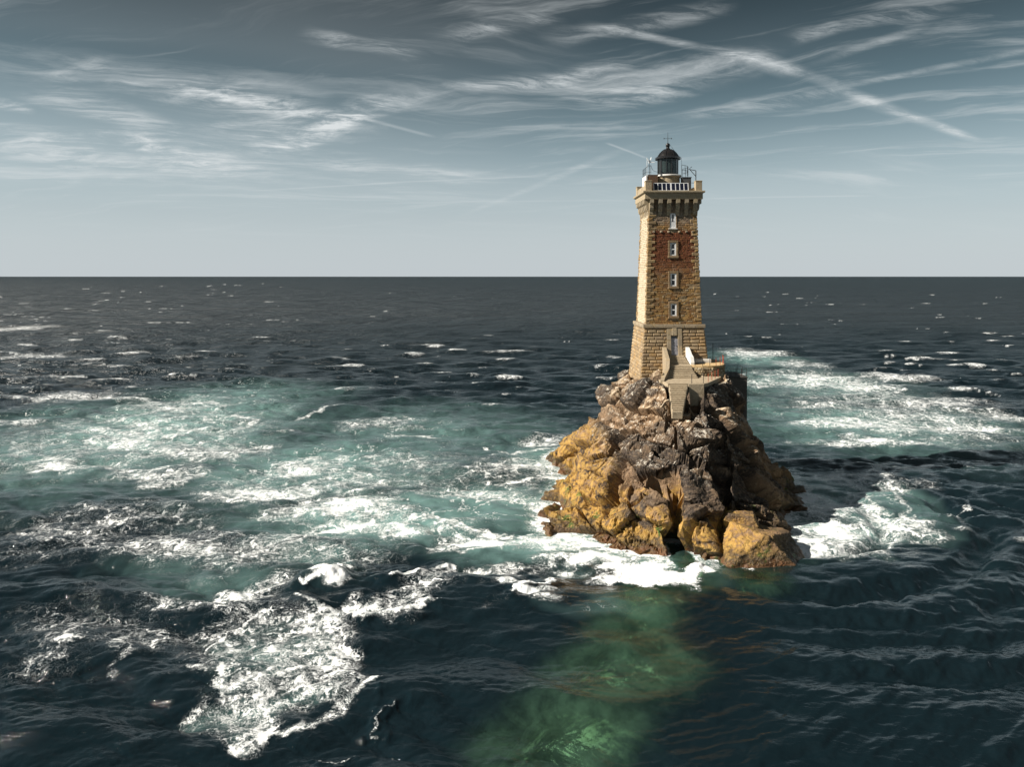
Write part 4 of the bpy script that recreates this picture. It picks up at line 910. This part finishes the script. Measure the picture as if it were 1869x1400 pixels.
# waves
z_ = np.zeros(len(sx)); dxw = np.zeros(len(sx)); dyw = np.zeros(len(sx))
wxp = sx+1.6*n_a; wyp = sy+1.6*n_b
lowleft = sstep(sx-.2*sy, 6, -10)*sstep(sy, 95, 62)
flat = sstep(np.hypot((sx-24)/26, (sy-50)/24), 1.25, .55)          # lee water in front of the rock
teal = np.clip(aer*1.2, 0, 1)
gust = fbm2(sx*.045, sy*.07, 3, 141)
ampmod = (1-.70*flat)*(1-.30*teal)*(1+.6*gust)*(1+1.1*sstep(sy, 105, 210))
for i in range(96):
    lam = .26*(22/.26)**((i+.5)/96); th = math.radians(-99)+RNG.normal(0, .50 if lam > 3 else .42)
    a = lam*(.0105*(2.6/lam)**.6 if lam > 2.6 else .0085)*RNG.uniform(.5, 1.4)
    k = 2*math.pi/lam
    sel = np.where(spc < lam*.45)[0]
    if len(sel) == 0: continue
    wj = n_a2[sel]*min(.35, lam*.16)
    ph = k*(wxp[sel]*math.cos(th)+wyp[sel]*math.sin(th)+wj)+RNG.uniform(0, 6.28)
    fade = sstep(spc[sel], lam*.45, lam*.22)*ampmod[sel]
    z_[sel] += a*fade*np.sin(ph); q = -.8*a*fade*np.cos(ph); dxw[sel] += q*math.cos(th); dyw[sel] += q*math.sin(th)
# big slow swells lower left, crests rising gently to the right
for lam, th, a in ((7.6, -1.76, .27), (12.0, -1.63, .30), (4.4, -1.92, .06)):
    k = 2*math.pi/lam; ph = k*((sx+1.5*n_a)*math.cos(th)+(sy+1.5*n_b)*math.sin(th)); z_ += a*lowleft*(1-.4*teal)*(np.exp(.8*np.sin(ph))/1.4-.8)
# arcs bending round the right end of the rock
rc = np.hypot((sx-25.5)*.92, (sy-79.5)*1.0)+1.1*n_a2*.6+1.2*n_a; arcm = sstep(sx, 14, 24)*sstep(rc, 9.5, 12)*sstep(rc, 60, 16)*sstep(sy, 96, 82)
for lam, a in ((2.6, .07), (4.3, .20), (1.5, .02), (7.2, .27)): z_ += a*arcm*np.sin(2*math.pi*rc/lam+2.0*n_b)*sstep(spc, lam*.45, lam*.2)
rc2 = np.hypot(sx+6, sy-86)+1.3*n_b; arc2 = sstep(sy, 70, 58)*sstep(sx, 2, 12)*(1-.6*sstep(np.hypot(sx-14, sy-56), 17, 8))
for lam, a in ((1.25, .018), (2.0, .030), (3.3, .045), (.8, .012), (.55, .007), (6.0, .055)): z_ += a*arc2*np.sin(2*math.pi*(rc2+.35*n_a2)/lam+3*n_a)*sstep(spc, lam*.45, lam*.2)
# hollows and standing waves in the tide race
for u, v, ru, rv, h_ in ((770,985,90,22,-.75),(640,1010,80,22,-.5),(860,1040,120,20,-.55),(1000,1110,150,30,.55),(560,1090,60,18,.5),(1560,830,200,10,-.45),(1750,860,160,14,.5),(1600,820,150,7,.35),(470,930,90,14,-.4)):
    cx, cy = sea_at(u, v); rx = ru*cy/FPX; ry = .5*abs(sea_at(u, v-rv)[1]-sea_at(u, v+rv)[1]); z_ += .5*h_*np.exp(-((qx_-cx)/rx)**2-((qy_-cy)/ry)**2)
crest = sstep(z_/np.std(z_[near]), 1.5, 2.6)*sstep(fbm2(sx*.06, sy*.09, 3, 151), -.12, .30)*near
foam = np.maximum(foam, .62*crest)
fo = np.clip(foam, 0, 1)
z_ += lift*(1+.35*n_a2)+(.07*fo+.22*sstep(foam, .8, 1.0))*fbm2(sx*1.1, sy*1.1, 4, 131)*sstep(spc, 1.0, .3)+.05*fo*fbm2(sx*4.3, sy*4.3, 2, 135)*sstep(spc, .3, .12)
z_ *= sstep(sy, 20, 34)
z_ -= (sx*sx+sy*sy)/(2*6.371e6)*.0
keepz = sstep(rz, -6, -2); z_ *= (1-.55*keepz)
depth = np.maximum(z_-np.maximum(rz, bz), 0.0)
clear = np.exp(-(depth/2.5)**1.4)*(1-sstep(foam, .2, .6))*(1-np.clip(aer*1.6, 0, 1))
print('sea', len(sx), 'foam', foam.mean())
def mat_sea():
    m, t, p, o = mat_new('atlantic_water_and_foam'); t.dim = '2D'
    pos = t.node('ShaderNodeNewGeometry').outputs['Position']; x, y, z = t.sep(pos); P2 = t.comb(x, y, 0.0)
    fo, ae, cl = t.attr('foam'), t.attr('aer'), t.attr('clear')
    dist = t.vm('LENGTH', t.comb(x, y, 0.0))
    # foam lace: thin cell walls on two scales, broken up by noise
    wr = t.noise(P2, .55, 4, .6, 0, 'Color'); wr2 = t.noise(P2, 2.4, 4, .65, 0, 'Color')
    Pw = t.vm('ADD', P2, t.vm('SCALE', t.vm('SUBTRACT', wr, (.5, .5, .5)), scale=3.0)); Pw = t.vm('ADD', Pw, t.vm('SCALE', t.vm('SUBTRACT', wr2, (.5, .5, .5)), scale=.9))
    Pa = t.vm('MULTIPLY', Pw, (.75, 1.0, 1.0))
    n0 = t.noise(P2, .20, 4, .62, .3); nA = t.noise(Pa, .75, 6, .62, .35); nB = t.noise(t.vm('MULTIPLY', Pw, (.8, 1.2, 1)), 2.4, 5, .66, .4); nC = t.noise(P2, 1.5, 4, .65)
    Dn = t.m('MULTIPLY', fo, t.ss(n0, .30, .66, .62, 1.22))
    def strand(dist_, wmul, powr=1.0):
        wd_ = t.m('MULTIPLY', t.m('POWER', t.m('MAXIMUM', Dn, 0.0), powr), wmul)
        return t.ss(dist_, t.m('MULTIPLY', wd_, 1.25), t.m('MULTIPLY', wd_, .45))
    sA = strand(t.voro(Pa, .34, 'DISTANCE_TO_EDGE'), .18, 1.7); sB = strand(t.m('ABSOLUTE', t.m('SUBTRACT', nA, .5)), .072, 1.25); sC = strand(t.m('ABSOLUTE', t.m('SUBTRACT', nB, .5)), .105, 1.6); sD = strand(t.voro(Pw, 1.15, 'DISTANCE_TO_EDGE'), .165, 2.1)
    wrL = t.noise(P2, .12, 5, .62, 0, 'Color'); PL = t.vm('ADD', Pw, t.vm('SCALE', t.vm('SUBTRACT', wrL, (.5, .5, .5)), scale=14.0))
    aeL = t.m('MULTIPLY', t.m('MULTIPLY', ae, ae), t.ss(n0, .34, .60))
    eL = t.voro(PL, .15, 'DISTANCE_TO_EDGE'); sE = t.m('MULTIPLY', t.ss(eL, t.m('MULTIPLY', aeL, .11), t.m('MULTIPLY', aeL, .035)), t.ss(nB, .36, .52))
    inv_ = t.m('MULTIPLY', t.m('MULTIPLY', t.m('SUBTRACT', 1.0, sA), t.m('SUBTRACT', 1.0, sB)), t.m('MULTIPLY', t.m('SUBTRACT', 1.0, sC), t.m('SUBTRACT', 1.0, sD)))
    brk = t.ss(nC, .30, .52)                                   # strands break off
    lace = t.m('MULTIPLY', t.m('SUBTRACT', 1.0, inv_), t.m('MAXIMUM', brk, t.ss(Dn, .55, .85)))
    solid = t.ss(t.m('MULTIPLY_ADD', t.m('SUBTRACT', nB, .5), .9, Dn), .90, 1.10)
    mask = t.m('MAXIMUM', t.m('MULTIPLY', t.m('MAXIMUM', lace, solid), t.ss(Dn, .08, .30)), t.m('MULTIPLY', sE, t.ss(ae, .15, .4))); n2 = nB
    thin = t.m('MULTIPLY', t.ss(Dn, .25, .95), .30)
    # body colour: deep water, milky where air is churned in
    aes = t.m('MULTIPLY', ae, t.ss(t.noise(P2, .22, 5, .6, .6), .28, .66, .55, 1.15))
    deep = (.0042, .0108, .0145)
    body = t.mix(t.m('MINIMUM', aes, 1.0), deep, (.21, .37, .35))
    body = t.mix(t.m('MULTIPLY', t.attr('shoal'), t.ss(t.noise(P2, .42, 5, .62, .4), .30, .66, .38, 1.0)), body, (.11, .235, .150))
    body = t.mix(thin, body, (.42, .52, .52))
    col = t.mix(mask, body, (.90, .92, .93))
    # ripples: fine chop that stays readable with distance
    w1 = t.noise(t.vm('MULTIPLY', Pw, (.55, 1.5, 1)), 1.4, 4, .55, .2); w2 = t.noise(t.vm('MULTIPLY', P2, (.6, 1.6, 1)), 5.0, 2, .5)
    w3 = t.noise(t.vm('MULTIPLY', P2, (.5, 1.2, 1)), .28, 5, .62); w4 = t.noise(t.vm('MULTIPLY', P2, (.75, 1.0, 1)), .016, 9, .60)
    lee = t.attr('lee')
    h = t.m('ADD', t.m('MULTIPLY', w1, .04), t.m('MULTIPLY', w2, .014))
    h = t.m('MULTIPLY', h, t.m('MULTIPLY_ADD', lee, -.55, 1.0))
    h = t.m('ADD', h, t.m('MULTIPLY', w3, t.ss(dist, 70, 220, .05, 2.0)))
    h = t.m('ADD', h, t.m('MULTIPLY', w4, t.ss(dist, 120, 600, 0.0, 42.0)))
    h = t.m('ADD', h, t.m('MULTIPLY', mask, t.m('MULTIPLY', n2, .035)))
    nrm = t.bump(h, 1.0, 1.0)
    unres = t.attr('unresolved')          # slope of the chop finer than the mesh
    rgh = t.m('ADD', t.m('MULTIPLY', unres, .36), .05)
    t.put(p.inputs['Base Color'], col); t.put(p.inputs['IOR'], 1.33); t.put(p.inputs['Normal'], nrm)
    t.put(p.inputs['Roughness'], t.m('MAXIMUM', rgh, t.m('MULTIPLY', mask, .6))); t.put(p.inputs['Specular IOR Level'], t.m('MULTIPLY_ADD', mask, -.5, .65))
    trn = t.node('ShaderNodeBsdfTransparent'); t.put(trn.inputs[0], (.66, .95, .84))
    gl = t.node('ShaderNodeBsdfGlossy'); t.put(gl.inputs['Color'], (1, 1, 1)); t.put(gl.inputs['Roughness'], rgh); t.put(gl.inputs['Normal'], nrm)
    fr = t.node('ShaderNodeFresnel'); t.put(fr.inputs['IOR'], 1.33); t.put(fr.inputs['Normal'], nrm)
    m1 = t.node('ShaderNodeMixShader'); t.put(m1.inputs[0], fr.outputs[0]); t.l.new(trn.outputs[0], m1.inputs[1]); t.l.new(gl.outputs[0], m1.inputs[2])
    m2 = t.node('ShaderNodeMixShader'); t.put(m2.inputs[0], t.m('MULTIPLY', cl, t.m('SUBTRACT', 1.0, mask))); t.l.new(p.outputs[0], m2.inputs[1]); t.l.new(m1.outputs[0], m2.inputs[2])
    t.l.new(m2.outputs[0], o.inputs[0]); return m
V = np.stack([sx+dxw, sy+dyw, z_], -1)
sea, _ = grid_mesh('sea', V, NR, NC, mat_sea())
me = sea.data
for nm, ar in (('foam', foam), ('aer', aer), ('clear', clear), ('lee', flat), ('shoal', np.exp(-(depth/2.0)**2)*(1-sstep(foam, .3, .7))*(1-.6*keepz)), ('unresolved', sstep(np.log(spc), math.log(.25), math.log(9.0)))):
    a = me.attributes.new(nm, 'FLOAT', 'POINT'); a.data.foreach_set('value', ar.astype(np.float32))
meta(sea, 'dark teal sea with white foam streaks reaching to the horizon', kind='structure')
# the same sea behind and below the camera
q = MB(); q.add([(-60000, -60000, 0), (60000, -60000, 0), (60000, 20.2, 0), (-60000, 20.2, 0)], [(0, 1, 2, 3)])
s2 = q.build('sea', sea.data.materials[0]); meta(s2, 'open sea behind the viewpoint', kind='structure')
